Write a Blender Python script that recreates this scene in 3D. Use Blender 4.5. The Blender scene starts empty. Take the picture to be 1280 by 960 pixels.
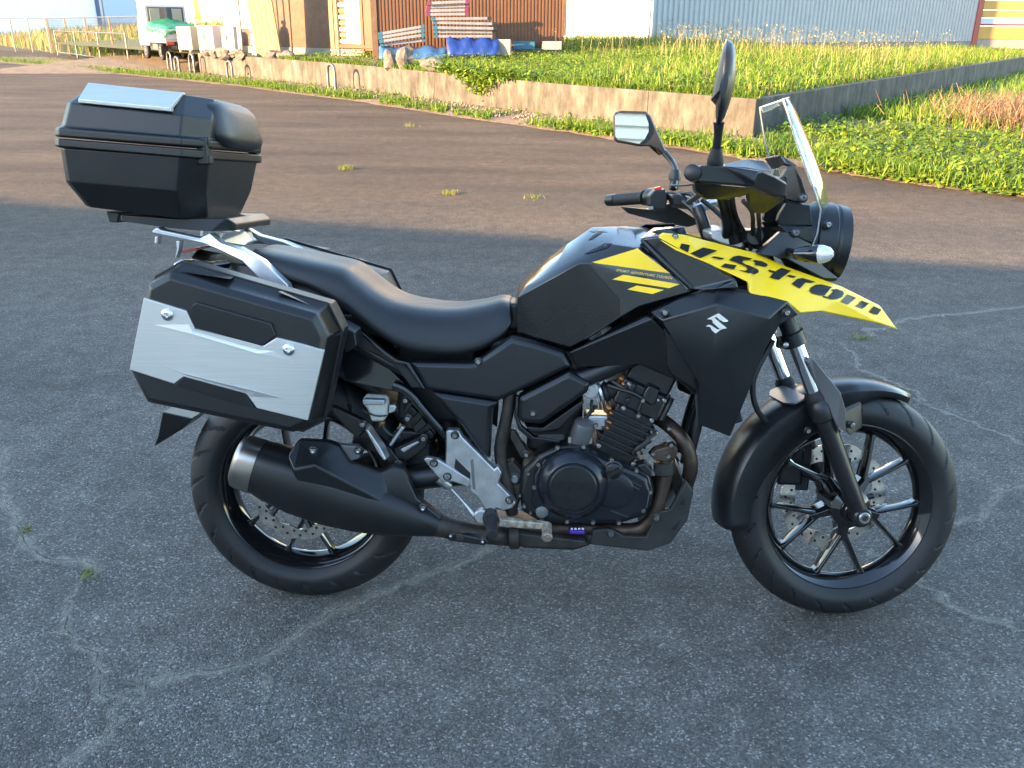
import bpy, bmesh, math, random
import numpy as np
from mathutils import Vector, Matrix
from mathutils.bvhtree import BVHTree
random.seed(7); rng = np.random.default_rng(7)
R = math.radians
scene = bpy.context.scene
col = scene.collection
# ------------------------------------------------------------------ camera
CX, CD, CH = 0.64517, 1.99248, 1.45636
YAW, PITCH, ROLL, FPX = 0.04669, 0.38951, 0.0065, 1087.78
LEAN, STEER = 0.15843, 0.12859
_f = np.array([-math.sin(YAW)*math.cos(PITCH), math.cos(YAW)*math.cos(PITCH), -math.sin(PITCH)])
_r = np.array([math.cos(YAW), math.sin(YAW), 0.0]); _u = np.cross(_r, _f)
CR = math.cos(ROLL)*_r + math.sin(ROLL)*_u
CU = -math.sin(ROLL)*_r + math.cos(ROLL)*_u
CF = _f
CAM = np.array([CX, -CD, CH])
cam = bpy.data.objects.new('camera', bpy.data.cameras.new('camera')); col.objects.link(cam)
cam.matrix_world = Matrix(((CR[0], CU[0], -CF[0], CAM[0]), (CR[1], CU[1], -CF[1], CAM[1]), (CR[2], CU[2], -CF[2], CAM[2]), (0, 0, 0, 1)))
cam.data.sensor_fit = 'HORIZONTAL'; cam.data.sensor_width = 36; cam.data.lens = FPX/1280*36
cam.data.clip_start = 0.05; cam.data.clip_end = 2000
scene.camera = cam
scene.render.resolution_x, scene.render.resolution_y = 1024, 768
# ------------------------------------------------------------------ light
SUN_AZ = np.array([-0.80, -0.60]); SUN_EL = R(13)
w = bpy.data.worlds.new('World'); scene.world = w; w.use_nodes = True
nt = w.node_tree
sky = nt.nodes.new('ShaderNodeTexSky'); sky.sky_type = 'NISHITA'; sky.sun_disc = False
sky.sun_elevation = SUN_EL; sky.sun_rotation = math.atan2(SUN_AZ[0], SUN_AZ[1])
sky.air_density = 1.0; sky.dust_density = 0.5; sky.ozone_density = 1.2
bg = nt.nodes['Background']; nt.links.new(sky.outputs[0], bg.inputs[0]); bg.inputs[1].default_value = 0.14
sd = bpy.data.lights.new('sun', 'SUN'); sd.energy = 4.6; sd.angle = R(0.4); sd.color = (1.0, 0.63, 0.31)
sun = bpy.data.objects.new('sun', sd); col.objects.link(sun)
sdir = Vector((SUN_AZ[0]*math.cos(SUN_EL), SUN_AZ[1]*math.cos(SUN_EL), math.sin(SUN_EL)))
sun.rotation_euler = sdir.to_track_quat('Z', 'Y').to_euler()
scene.view_settings.view_transform = 'Standard'; scene.view_settings.look = 'None'
scene.view_settings.exposure = 2.9; scene.view_settings.gamma = 1.0
# ------------------------------------------------------------------ geometry helpers
def ray(x, y):
    return CF + CR*(x-640)/FPX - CU*(y-480)/FPX
def G(x, y, z=0.0):
    """world point on the horizontal plane z seen at photo position x, y"""
    d = ray(x, y); return CAM + d*(z-CAM[2])/d[2]
def GD(x, y, d):
    """world point at depth d along the view"""
    return CAM + ray(x, y)*d
_c, _s = math.cos(LEAN), math.sin(LEAN)
def to_local(P):
    P = np.asarray(P, float)
    return np.stack([P[..., 0], P[..., 1]*_c-P[..., 2]*_s, P[..., 1]*_s+P[..., 2]*_c], -1)
CL = to_local(CAM)
def U(x, y, Y):
    """point in the leaning bike's frame, on its lengthwise plane Y"""
    d = to_local(ray(x, y)); return CL + d*(Y-CL[1])/d[1]
RAKE = R(24.5); AX = np.array([-math.sin(RAKE), 0, math.cos(RAKE)]); AO = np.array([1.525, 0, 0.0])
def S(P, a=STEER):
    P = np.asarray(P, float); v = P-AO; c, s = math.cos(a), math.sin(a)
    return AO + v*c + np.cross(AX, v)*s + AX*(v@AX)[..., None]*(1-c) if P.ndim > 1 else AO + v*c + np.cross(AX, v)*s + AX*(v@AX)*(1-c)
def tag(o, label=None, cat=None, group=None, kind=None):
    if label: o['label'] = label
    if cat: o['category'] = cat
    if group: o['group'] = group
    if kind: o['kind'] = kind
    return o
def empty(name, loc=(0, 0, 0), rz=0, label=None, cat=None, group=None):
    o = bpy.data.objects.new(name, None); col.objects.link(o); o.empty_display_size = .1
    o.location = loc; o.rotation_euler = (0, 0, rz)
    return tag(o, label, cat, group)
def mk(name, V, F, mat, parent=None, smooth=False, bevel=0, seg=2, ang=30, uv=None, soft=False):
    me = bpy.data.meshes.new(name); me.from_pydata([tuple(map(float, v)) for v in V], [], [tuple(f) for f in F])
    bm = bmesh.new(); bm.from_mesh(me)
    bmesh.ops.recalc_face_normals(bm, faces=bm.faces); bm.to_mesh(me); bm.free()
    if uv is not None:
        l = me.uv_layers.new(name='UVMap')
        for lp in me.loops: l.data[lp.index].uv = uv[lp.vertex_index]
    o = bpy.data.objects.new(name, me); col.objects.link(o); me.materials.append(mat)
    if parent is not None: o.parent = parent
    if smooth or bevel: me.shade_smooth()
    if smooth and not bevel and smooth != 'all': me.set_sharp_from_angle(angle=R(38))
    if bevel:
        b = o.modifiers.new('bevel', 'BEVEL'); b.width = bevel; b.segments = seg; b.limit_method = 'ANGLE'
        b.angle_limit = R(ang); b.harden_normals = not soft; b.use_clamp_overlap = True
        if soft: b.angle_limit = R(40); b.segments = 3; me.set_sharp_from_angle(angle=R(32))
    return o
def flip(V): return [(v[0], -v[1], v[2]) for v in V]
class MB:
    """collects shapes for one mesh"""
    def __init__(s): s.V = []; s.F = []
    def add(s, V, F):
        n = len(s.V); s.V += [tuple(v) for v in V]; s.F += [tuple(i+n for i in f) for f in F]; return s
    def box(s, c, h, M=None):
        V = [np.array([x*h[0], y*h[1], z*h[2]]) for x in (-1, 1) for y in (-1, 1) for z in (-1, 1)]
        if M is not None: V = [M@v for v in V]
        V = [v+np.array(c) for v in V]
        return s.add(V, [(0, 1, 3, 2), (4, 6, 7, 5), (0, 4, 5, 1), (2, 3, 7, 6), (0, 2, 6, 4), (1, 5, 7, 3)])
    def lathe(s, p0, axis, prof, n=24, cap=True):
        """prof: (distance along axis, radius)"""
        a = np.array(axis, float); a /= np.linalg.norm(a)
        t = np.array([0, 0, 1.]) if abs(a[2]) < .9 else np.array([1., 0, 0])
        e1 = np.cross(a, t); e1 /= np.linalg.norm(e1); e2 = np.cross(a, e1); p0 = np.array(p0, float)
        V = []; F = []
        for d, r in prof:
            for k in range(n):
                th = 2*math.pi*k/n; V.append(p0+a*d+r*(math.cos(th)*e1+math.sin(th)*e2))
        for i in range(len(prof)-1):
            for k in range(n):
                F.append((i*n+k, i*n+(k+1) % n, (i+1)*n+(k+1) % n, (i+1)*n+k))
        if cap: F.append(tuple(range(n))); F.append(tuple((len(prof)-1)*n+k for k in range(n)))
        return s.add(V, F)
    def tube(s, pts, r, n=10, spline=True, sub=6):
        P = [np.array(q, float) for q in pts]
        rr = list(r) if hasattr(r, '__len__') else [r]*len(P)
        if spline and len(P) > 2:
            Q = []; RR = []
            for i in range(len(P)-1):
                a = P[i-1] if i else 2*P[0]-P[1]; b, c = P[i], P[i+1]; d = P[i+2] if i+2 < len(P) else 2*P[-1]-P[-2]
                for k in range(sub):
                    t = k/sub
                    Q.append(.5*(2*b+(c-a)*t+(2*a-5*b+4*c-d)*t*t+(3*b-a-3*c+d)*t**3)); RR.append(rr[i]*(1-t)+rr[i+1]*t)
            Q.append(P[-1]); RR.append(rr[-1]); P, rr = Q, RR
        V = []; F = []; e = None
        for i, q in enumerate(P):
            t = P[min(i+1, len(P)-1)]-P[max(i-1, 0)]; t = t/(np.linalg.norm(t)+1e-12)
            if e is None:
                h = np.array([0, 0, 1.]) if abs(t[2]) < .9 else np.array([0, 1., 0]); e = np.cross(t, h)
            e = e-t*(e@t); e /= np.linalg.norm(e); f = np.cross(t, e)
            for k in range(n):
                th = 2*math.pi*k/n; V.append(q+rr[i]*(math.cos(th)*e+math.sin(th)*f))
        m = len(P)
        for i in range(m-1):
            for k in range(n): F.append((i*n+k, i*n+(k+1) % n, (i+1)*n+(k+1) % n, (i+1)*n+k))
        F.append(tuple(range(n))); F.append(tuple((m-1)*n+k for k in range(n)))
        return s.add(V, F)
    def build(s, name, mat, parent=None, **k): return mk(name, s.V, s.F, mat, parent, **k)
def area(P): return .5*sum(P[i][0]*P[(i+1) % len(P)][1]-P[(i+1) % len(P)][0]*P[i][1] for i in range(len(P)))
def inset(P, d):
    n = len(P); out = []
    for i in range(n):
        a, b, c = np.array(P[i-1]), np.array(P[i]), np.array(P[(i+1) % n])
        u = (b-a)/(np.linalg.norm(b-a)+1e-9); v = (c-b)/(np.linalg.norm(c-b)+1e-9)
        n1 = np.array([-u[1], u[0]]); n2 = np.array([-v[1], v[0]]); m = n1+n2; m = m/(np.linalg.norm(m)+1e-9)
        out.append(b+m*d/max(.45, m@n1))
    return out
def slab(name, poly, Y0, prof, mat, parent, mirror=False, bevel=.003, smooth=False, **k):
    """closed plate: outline seen at plane Y0, rings (Y, inset) front to back"""
    P = [U(x, y, Y0) for x, y in poly]; P = [(q[0], q[2]) for q in P]
    if area(P) < 0: P = P[::-1]
    n = len(P); V = []; F = []
    for Y, d in prof:
        for q in (inset(P, d) if d else P): V.append((q[0], Y, q[1]))
    for i in range(len(prof)-1):
        for j in range(n): F.append((i*n+j, i*n+(j+1) % n, (i+1)*n+(j+1) % n, (i+1)*n+j))
    F.append(tuple(range(n))); F.append(tuple((len(prof)-1)*n+j for j in range(n)))
    o = mk(name, V, F, mat, parent, smooth=smooth, bevel=bevel, **k)
    if mirror: mk(name, flip(V), F, mat, parent, smooth=smooth, bevel=bevel, **k)
    return o
def tri_faces(V, F):
    bm = bmesh.new(); vs = [bm.verts.new(tuple(map(float, v))) for v in V]
    for f in F: bm.faces.new([vs[i] for i in f])
    bm.verts.index_update(); bmesh.ops.triangulate(bm, faces=bm.faces, ngon_method='BEAUTY'); bm.verts.index_update()
    out = [tuple(v.index for v in f.verts) for f in bm.faces]; bm.free(); return out
def relief(name, pts, faces, back, mat, parent, mirror=False, bevel=.003, smooth=False, **k):
    """shaped plate: front points (x, y, Y) with faces, closed towards the plane 'back' (or by thickness if back is ('t', d))"""
    V = [U(*q) for q in pts]; n = len(V); F = tri_faces(V, faces)
    cnt = {}
    for f in F:
        for i in range(len(f)):
            e = (f[i], f[(i+1) % len(f)]); cnt[tuple(sorted(e))] = cnt.get(tuple(sorted(e)), 0)+1
    for v in list(V[:n]):
        V.append(np.array([v[0], v[1]+back[1] if isinstance(back, tuple) else back, v[2]]))
    G_ = [tuple(i+n for i in f[::-1]) for f in F]
    H = [(e[0], e[1], e[1]+n, e[0]+n) for e, c in cnt.items() if c == 1]
    A = F+G_+H
    o = mk(name, V, A, mat, parent, smooth=smooth, bevel=bevel, **k)
    if mirror: mk(name, flip(V), A, mat, parent, smooth=smooth, bevel=bevel, **k)
    return o
def tri_fill(poly_list):
    """2-D polygons -> triangles"""
    bm = bmesh.new()
    for P in poly_list:
        vs = [bm.verts.new((x, y, 0)) for x, y in P]; bm.faces.new(vs)
    bmesh.ops.triangulate(bm, faces=bm.faces)
    for _ in range(4):
        es = [e for e in bm.edges if e.calc_length() > 7]
        if not es: break
        bmesh.ops.subdivide_edges(bm, edges=es, cuts=1); bmesh.ops.triangulate(bm, faces=bm.faces)
    V = [tuple(v.co[:2]) for v in bm.verts]; bm.verts.index_update(); F = [tuple(v.index for v in f.verts) for f in bm.faces]
    bm.free(); return V, F
def bvh(objs):
    V = []; F = []
    for o in objs:
        n = len(V); V += [o.matrix_basis@v.co for v in o.data.vertices]; F += [tuple(i+n for i in p.vertices) for p in o.data.polygons]
    return BVHTree.FromPolygons(V, F)
def decal(name, polys, targets, mat, parent, off=.0012, th=0.0, VF=None):
    """flat print lying on a surface of the bike"""
    T = bvh(targets); V2, F = VF if VF else tri_fill(polys); V = []; ok = {}
    o0 = Vector(CL); last = None
    for i, (x, y) in enumerate(V2):
        d = Vector(to_local(ray(x, y))).normalized(); loc, nor, ix, ds = T.ray_cast(o0, d)
        if loc is None:
            V.append(None); continue
        if nor.dot(d) > 0: nor = -nor
        V.append(loc+nor*off)
    keep = [f for f in F if all(V[i] is not None for i in f)]
    V = [v if v is not None else Vector((0, 0, 0)) for v in V]
    used = sorted({i for f in keep for i in f}); mp = {u: k for k, u in enumerate(used)}
    o = mk(name, [V[i] for i in used], [tuple(mp[i] for i in f) for f in keep], mat, parent)
    bm = bmesh.new(); bm.from_mesh(o.data)
    c = Vector(CL)
    if sum((f.normal.dot(c-f.calc_center_median())*f.calc_area() for f in bm.faces)) < 0: bmesh.ops.reverse_faces(bm, faces=bm.faces)
    bm.to_mesh(o.data); bm.free()
    if th:
        m = o.modifiers.new('thick', 'SOLIDIFY'); m.thickness = th; m.offset = 1
    return o
def text_vf(s, size=1.0, shear=0.0, spacing=1.0):
    cu = bpy.data.curves.new('t', 'FONT'); cu.body = s; cu.size = size; cu.shear = shear; cu.space_character = spacing; cu.resolution_u = 3
    o = bpy.data.objects.new('t', cu); col.objects.link(o)
    dg = bpy.context.evaluated_depsgraph_get(); me = bpy.data.meshes.new_from_object(o.evaluated_get(dg))
    V = np.array([v.co[:2] for v in me.vertices]); F = [tuple(p.vertices) for p in me.polygons]
    bpy.data.objects.remove(o); bpy.data.curves.remove(cu); bpy.data.meshes.remove(me)
    return V, F
def text_quad(s, q, **k):
    """lay text into a photo-space quad: lower-left, lower-right, upper-left"""
    V, F = text_vf(s, **k); lo, hi = V.min(0), V.max(0); T = (V-lo)/(hi-lo)
    a, b, c = map(np.array, q); return [tuple(a+(b-a)*t[0]+(c-a)*t[1]) for t in T], F
# ------------------------------------------------------------------ materials
def N(m, t, **k):
    n = m.node_tree.nodes.new(t)
    for a, v in k.items():
        if hasattr(n, a) and not a.startswith('i_'): setattr(n, a, v)
    return n
def mat(name, color, rough=.5, metal=0, noise=0.0, nscale=40, bump=0.0, bscale=200, coat=0, spec=.5, rvar=0.0, dirt=None):
    m = bpy.data.materials.new(name); m.use_nodes = True; t = m.node_tree; b = t.nodes['Principled BSDF']
    b.inputs['Base Color'].default_value = (*color, 1); b.inputs['Roughness'].default_value = rough
    b.inputs['Metallic'].default_value = metal; b.inputs['Coat Weight'].default_value = coat; b.inputs['Coat Roughness'].default_value = .05
    b.inputs['Specular IOR Level'].default_value = spec
    tc = N(m, 'ShaderNodeTexCoord')
    if noise or rvar or dirt:
        n = N(m, 'ShaderNodeTexNoise'); n.inputs['Scale'].default_value = nscale; n.inputs['Detail'].default_value = 6; n.inputs['Roughness'].default_value = .65
        t.links.new(tc.outputs['Object'], n.inputs['Vector'])
        r = N(m, 'ShaderNodeValToRGB'); r.color_ramp.elements[0].position = .3; r.color_ramp.elements[1].position = .7
        lo = tuple(c*(1-noise) for c in color); hi = tuple(min(1, c*(1+noise)) for c in color)
        if dirt: lo = dirt
        r.color_ramp.elements[0].color = (*lo, 1); r.color_ramp.elements[1].color = (*hi, 1)
        t.links.new(n.outputs['Fac'], r.inputs[0]); t.links.new(r.outputs[0], b.inputs['Base Color'])
        if rvar:
            mr = N(m, 'ShaderNodeMapRange'); mr.inputs['To Min'].default_value = max(0.02, rough-rvar); mr.inputs['To Max'].default_value = min(1, rough+rvar)
            t.links.new(n.outputs['Fac'], mr.inputs[0]); t.links.new(mr.outputs[0], b.inputs['Roughness'])
    if bump:
        n2 = N(m, 'ShaderNodeTexNoise'); n2.inputs['Scale'].default_value = bscale; n2.inputs['Detail'].default_value = 3
        t.links.new(tc.outputs['Object'], n2.inputs['Vector'])
        bp = N(m, 'ShaderNodeBump'); bp.inputs['Strength'].default_value = bump; bp.inputs['Distance'].default_value = .001
        t.links.new(n2.outputs['Fac'], bp.inputs['Height']); t.links.new(bp.outputs[0], b.inputs['Normal'])
    return m
M = {}
M['plastic'] = mat('black_matt_plastic', (.0075, .008, .009), .36, noise=.25, nscale=9, bump=.25, bscale=900, rvar=.08)
M['panel'] = mat('charcoal_matt_panel', (.010, .011, .013), .31, noise=.2, nscale=7, bump=.12, bscale=1200, rvar=.07)
M['case'] = mat('textured_case_plastic', (.0065, .007, .008), .40, noise=.25, nscale=12, bump=.35, bscale=700, rvar=.06)
M['gloss'] = mat('gloss_black_paint', (.006, .006, .008), .16, coat=.5, rvar=.05, noise=.2, nscale=5)
M['seat'] = mat('seat_vinyl', (.010, .010, .012), .43, bump=.3, bscale=500, noise=.2, nscale=14, rvar=.06)
M['rubber'] = mat('rubber', (.010, .010, .011), .65, noise=.3, nscale=20, bump=.2, bscale=300)
M['yellow'] = mat('yellow_paint', (.95, .62, .003), .42, noise=.05, nscale=3, coat=.15, rvar=.05)
M['ysticker'] = mat('yellow_sticker', (.95, .62, .003), .25, coat=.4)
M['print'] = mat('dark_print', (.010, .011, .016), .5, spec=.3)
M['alu'] = mat('brushed_aluminium', (.60, .60, .57), .40, .65, noise=.06, nscale=8, rvar=.06)
M['cast'] = mat('cast_aluminium', (.5, .51, .52), .4, .9, noise=.18, nscale=30, bump=.15, bscale=400, rvar=.1)
M['rail'] = mat('satin_silver_rail', (.6, .62, .65), .3, .8, noise=.06, nscale=10, rvar=.08)
M['chrome'] = mat('chrome', (.75, .76, .78), .08, 1, rvar=.05, noise=.04)
M['steel'] = mat('bolt_steel', (.34, .34, .33), .35, 1, noise=.15, nscale=80, rvar=.1)
M['disc'] = mat('brake_disc_steel', (.72, .66, .58), .24, 1, noise=.25, nscale=30, rvar=.1)
M['engine'] = mat('engine_black', (.009, .0095, .011), .33, noise=.3, nscale=25, bump=.15, bscale=350, rvar=.1)
M['cover'] = mat('clutch_cover_black', (.018, .02, .026), .22, .3, noise=.2, nscale=15, rvar=.08)
M['hose'] = mat('black_hose', (.012, .012, .013), .45)
M['frame'] = mat('frame_black', (.012, .012, .014), .3, noise=.3, nscale=20, rvar=.1)
M['dusty'] = mat('dusty_frame_tube', (.045, .036, .03), .5, .3, noise=.5, nscale=30, dirt=(.02, .017, .015))
M['pipe'] = mat('heat_browned_pipe', (.085, .062, .048), .45, .75, noise=.4, nscale=25, dirt=(.05, .035, .03), rvar=.12)
M['pipedark'] = mat('dull_collector', (.05, .048, .046), .5, .6, noise=.4, nscale=18, rvar=.1)
M['endcap'] = mat('muffler_end_cap', (.36, .33, .30), .33, 1, noise=.15, nscale=12, rvar=.08)
M['rust'] = mat('rusty_plated_steel', (.55, .53, .45), .5, .5, nscale=70, dirt=(.16, .06, .02), noise=.1)
M['skid'] = mat('skid_plate_grey', (.034, .034, .033), .5, .4, noise=.3, nscale=20, bump=.2, bscale=500)
M['silverpaint'] = mat('grey_painted_bracket', (.16, .165, .17), .4, .5, noise=.15, nscale=10)
M['purple'] = mat('purple_anodised', (.16, .06, .6), .25, .6)
M['white'] = mat('white_mark', (.75, .75, .75), .5)
M['red'] = mat('red_switch', (.6, .03, .02), .35)
M['mirror'] = mat('mirror_glass', (.9, .92, .92), .02, 1)
M['lensclear'] = mat('clear_lens', (.75, .76, .78), .12, .4, coat=1)
M['orange_dust'] = mat('copper_fitting', (.45, .2, .07), .4, .8)
M['rimblack'] = mat('gloss_black_rim', (.006, .006, .007), .12, coat=.8, noise=.2, nscale=20)
M['radiator'] = mat('radiator_core', (.02, .02, .022), .6, .4)
m = bpy.data.materials.new('clear_screen'); m.use_nodes = True; M['glass'] = m
t = m.node_tree; tr_ = N(m, 'ShaderNodeBsdfTransparent'); tr_.inputs[0].default_value = (.88, .92, .94, 1); gl_ = N(m, 'ShaderNodeBsdfGlossy'); gl_.inputs['Roughness'].default_value = .03
fr_ = N(m, 'ShaderNodeMapRange'); lw_ = N(m, 'ShaderNodeLayerWeight'); lw_.inputs[0].default_value = .5; pw_ = N(m, 'ShaderNodeMath'); pw_.operation = 'POWER'; pw_.inputs[1].default_value = 4; t.links.new(lw_.outputs['Facing'], pw_.inputs[0]); t.links.new(pw_.outputs[0], fr_.inputs[0]); fr_.inputs['To Min'].default_value = .07; fr_.inputs['To Max'].default_value = .7; mx_ = N(m, 'ShaderNodeMixShader')
t.links.new(fr_.outputs[0], mx_.inputs[0]); t.links.new(tr_.outputs[0], mx_.inputs[1]); t.links.new(gl_.outputs[0], mx_.inputs[2]); t.links.new(mx_.outputs[0], t.nodes['Material Output'].inputs[0])
# rubber with a cut tread driven by the tyre's own UVs
m = mat('tyre_rubber', (.011, .011, .012), .55, noise=.3, nscale=14); M['tyre'] = m
def mth(m, op, a, b=None, c=None):
    n = N(m, 'ShaderNodeMath'); n.operation = op
    for i, v in enumerate((a, b, c)):
        if v is None: continue
        if isinstance(v, (int, float)): n.inputs[i].default_value = v
        else: m.node_tree.links.new(v, n.inputs[i])
    return n.outputs[0]

# fine brush marks on the aluminium plates
m = M['alu']; t = m.node_tree; b = t.nodes['Principled BSDF']; tcb = N(m, 'ShaderNodeTexCoord'); mpb = N(m, 'ShaderNodeMapping'); mpb.inputs['Scale'].default_value = (6, 40, 420); mpb.inputs['Rotation'].default_value = (0, R(-15), 0); t.links.new(tcb.outputs['Object'], mpb.inputs[0])
nb_ = N(m, 'ShaderNodeTexNoise'); nb_.inputs['Scale'].default_value = 1; nb_.inputs['Detail'].default_value = 4; t.links.new(mpb.outputs[0], nb_.inputs['Vector'])
rb_ = N(m, 'ShaderNodeValToRGB'); rb_.color_ramp.elements[0].position = .3; rb_.color_ramp.elements[0].color = (.52, .52, .50, 1); rb_.color_ramp.elements[1].position = .7; rb_.color_ramp.elements[1].color = (.60, .60, .575, 1); t.links.new(nb_.outputs['Fac'], rb_.inputs[0]); t.links.new(rb_.outputs[0], b.inputs['Base Color'])
# ================================================================== MOTORCYCLE
bike = empty('motorcycle', (0, 0, 0), 0, 'black and yellow adventure motorcycle with top case and side cases, parked on asphalt', 'motorcycle')
bike.rotation_euler = (-LEAN, 0, 0)
def zc(ox, oy, s, pts): return [(ox+s*q[0], oy+s*q[1])+tuple(q[2:]) for q in pts]
Z1 = lambda *p: zc(40, 80, .25, p)
Z2 = lambda *p: zc(140, 280, .29170, p)
Z3 = lambda *p: zc(220, 500, .27092, p)
Z4 = lambda *p: zc(420, 420, .29170, p)
Z5 = lambda *p: zc(620, 440, .27076, p)
Z6 = lambda *p: zc(620, 260, .27076, p)
Z7 = lambda *p: zc(740, 30, .3125, p)
Z8 = lambda *p: zc(880, 400, .3958, p)
ZB = lambda *p: zc(800, 260, .265625, p)
ZC = lambda *p: zc(850, 190, .1796875, p)
ZE = lambda *p: zc(720, 450, 1/6, p)
ZF = lambda *p: zc(900, 400, 1/6, p)
ZR = lambda *p: zc(170, 270, .1640625, p)
ZP = lambda *p: zc(440, 440, .125, p)
def bolt(x, y, Y, r=.007, parent=None, mat_=None, washer=True, name='bolt', d=(0, -1, 0)):
    p = U(x, y, Y); b_ = MB(); r = r*.84
    if washer: MB().lathe(p+np.array(d)*-.004, d, [(0, r*1.5), (.004, r*1.5), (.005, r*1.3)], 16).build('washer', M['frame'], parent, smooth=True)
    if False: b_.lathe(p+np.array(d)*-.004, d, [(0, r*1.45), (.005, r*1.45), (.006, r*1.25)], 14)
    b_.lathe(p, d, [(-.004, r), (.005, r), (.008, r*.75), (.008, r*.42), (.004, r*.38)], 12)
    return b_.build(name, mat_ or M['steel'], parent, smooth=True)
def part(name, label=None, **k):
    return None
# ------------------------------------------------------------------ wheels
def make_wheel(name, cen, Rt, wt, wr, steer, disc_y, disc_r, label):
    hub = MB()
    hub.lathe((0, -.075, 0), (0, 1, 0), [(0, .026), (.004, .03), (.02, .032), (.03, .052), (.12, .052), (.13, .032), (.15, .03)], 28)
    o = hub.build(name, M['rimblack'], bike, smooth=True); o['label'] = label
    if steer:
        c = S(np.array(cen)); q = np.array([S(np.array(cen)+e)-c for e in np.eye(3)])
        o.matrix_local = Matrix(((q[0][0], q[1][0], q[2][0], c[0]), (q[0][1], q[1][1], q[2][1], c[1]), (q[0][2], q[1][2], q[2][2], c[2]), (0, 0, 0, 1)))
    else: o.location = cen
    # rim: closed lathe profile around Y
    h = wr/2; pr = [(-h, .228), (-h+.004, .229), (-h+.008, .222), (-h+.014, .212), (-.3*h, .203), (.3*h, .203), (h-.014, .212), (h-.008, .222), (h-.004, .229), (h, .228), (h, .220), (h-.010, .209), (.4*h, .200), (.15*h, .193), (-.15*h, .193), (-.4*h, .200), (-h+.010, .209), (-h, .220)]
    n = 96; V = []; F = []; k = len(pr)
    for i in range(n):
        a = 2*math.pi*i/n
        for y, r in pr: V.append((r*math.cos(a), y, r*math.sin(a)))
    for i in range(n):
        for j in range(k): F.append((i*k+j, i*k+(j+1) % k, ((i+1) % n)*k+(j+1) % k, ((i+1) % n)*k+j))
    mk('rim', V, F, M['rimblack'], o, smooth=True)
    # tyre
    T = 44; V = []; F = []; UVs = []
    prof = []
    for j in range(T):
        a = -2.25+4.5*j/(T-1); side = abs(a)
        rr = Rt-wt*.47+wt*.47*math.cos(a) if side < 1.571 else Rt-wt*.47+ (Rt-wt*.47-.222)*(-(side-1.571)/.679)
        yy = wt/2*math.sin(a) if side < 1.571 else math.copysign(wt/2-(wt/2-h*.98)*((side-1.571)/.679)**1.6, a)
        prof.append((yy, rr, j/(T-1)))
    prof += [(h*.8, .216, 1.0), (-h*.8, .216, 0.0)]; k = len(prof); n = 640
    for i in range(n+1):
        a = 2*math.pi*i/n
        for y, r, v in prof:
            av = abs(v-.5); sl = 22*i/n+av*3.2+(.5 if v > .5 else 0); fr = abs(sl % 1-.5)
            sl2 = 40*i/n-av*3.0; fr2 = abs(sl2 % 1-.5)
            gq = .0045 if (.03 < av < .325 and fr < .042) else 0
            if gq: y, r = y*(1-gq/ (wt/2)*min(1, av*3)), r-gq*.8
            V.append((r*math.cos(a), y, r*math.sin(a))); UVs.append((i/n, v))
    for i in range(n):
        for j in range(k): F.append((i*k+j, i*k+(j+1) % k, (i+1)*k+(j+1) % k, (i+1)*k+j))
    mk('tyre', V, F, M['tyre'], o, smooth=True, uv=UVs)
    for i, yy in enumerate((-1, 1)):      # raised sidewall rings
        mb = MB(); pp = []
        rr = .252; nn = 96; V = []; F = []
        for q in range(nn):
            a = 2*math.pi*q/nn
            for dr, dy in ((-.004, -.004), (-.0015, .0016), (.0015, .0016), (.004, -.004)):
                V.append(((rr+dr)*math.cos(a), yy*(h+(wt/2-h)*.62+dy), (rr+dr)*math.sin(a)))
        for q in range(nn):
            for j in range(3): F.append((q*4+j, q*4+j+1, ((q+1) % nn)*4+j+1, ((q+1) % nn)*4+j))
        mk('sidewall_ring', V, F, M['rubber'], o, smooth='all')
    # five arms, each splitting into two slim spokes
    def bar(nm, p0, p1, secs):
        d = (p1-p0)/np.linalg.norm(p1-p0); e = np.array([-d[2], 0, d[0]]); y = np.array([0, 1., 0]); V = []
        for t_, we, wy in secs:
            c = p0+(p1-p0)*t_
            V += [c-e*we-y*wy*.6, c-e*we*.5-y*wy, c+e*we*.5-y*wy, c+e*we-y*wy*.6, c+e*we+y*wy*.6, c+e*we*.5+y*wy, c-e*we*.5+y*wy, c-e*we+y*wy*.6]
        F = []; m_ = len(secs)
        for i in range(m_-1):
            for j in range(8): F.append((i*8+j, i*8+(j+1) % 8, (i+1)*8+(j+1) % 8, (i+1)*8+j))
        F += [tuple(range(8)), tuple((m_-1)*8+j for j in range(8))]
        mk(nm, V, F, M['rimblack'], o, bevel=.0015, seg=1)
    P_ = lambda r_, a_: np.array([r_*math.cos(a_), 0, r_*math.sin(a_)])
    for p_ in range(5):
        ac_ = R(72*p_-18); bar('spoke_arm', P_(.035, ac_), P_(.095, ac_), ((0, .020, .032), (.6, .014, .028), (1, .013, .025)))
        for sgn in (-1, 1):
            bar('spoke', P_(.082, ac_+sgn*R(3.5)), P_(.199, ac_+sgn*R(18)), ((0, .0075, .025), (.5, .0062, .022), (.88, .0066, .018), (1, .012, .018)))
    # brake disc: wavy ring with carrier arms and drilled holes
    n = 180; V = []; F = []
    for i in range(n):
        a = 2*math.pi*i/n; wv = .0035*math.cos(10*a)
        for r, y in ((disc_r+wv, -.0025), (disc_r+wv, .0025), (disc_r*.74-wv, .0025), (disc_r*.74-wv, -.0025)): V.append((r*math.cos(a), disc_y+y, r*math.sin(a)))
    for i in range(n):
        for j in range(4): F.append((i*4+j, i*4+(j+1) % 4, ((i+1) % n)*4+(j+1) % 4, ((i+1) % n)*4+j))
    mk('brake_disc', V, F, M['disc'], o, smooth=True)
    holes = MB()
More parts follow.
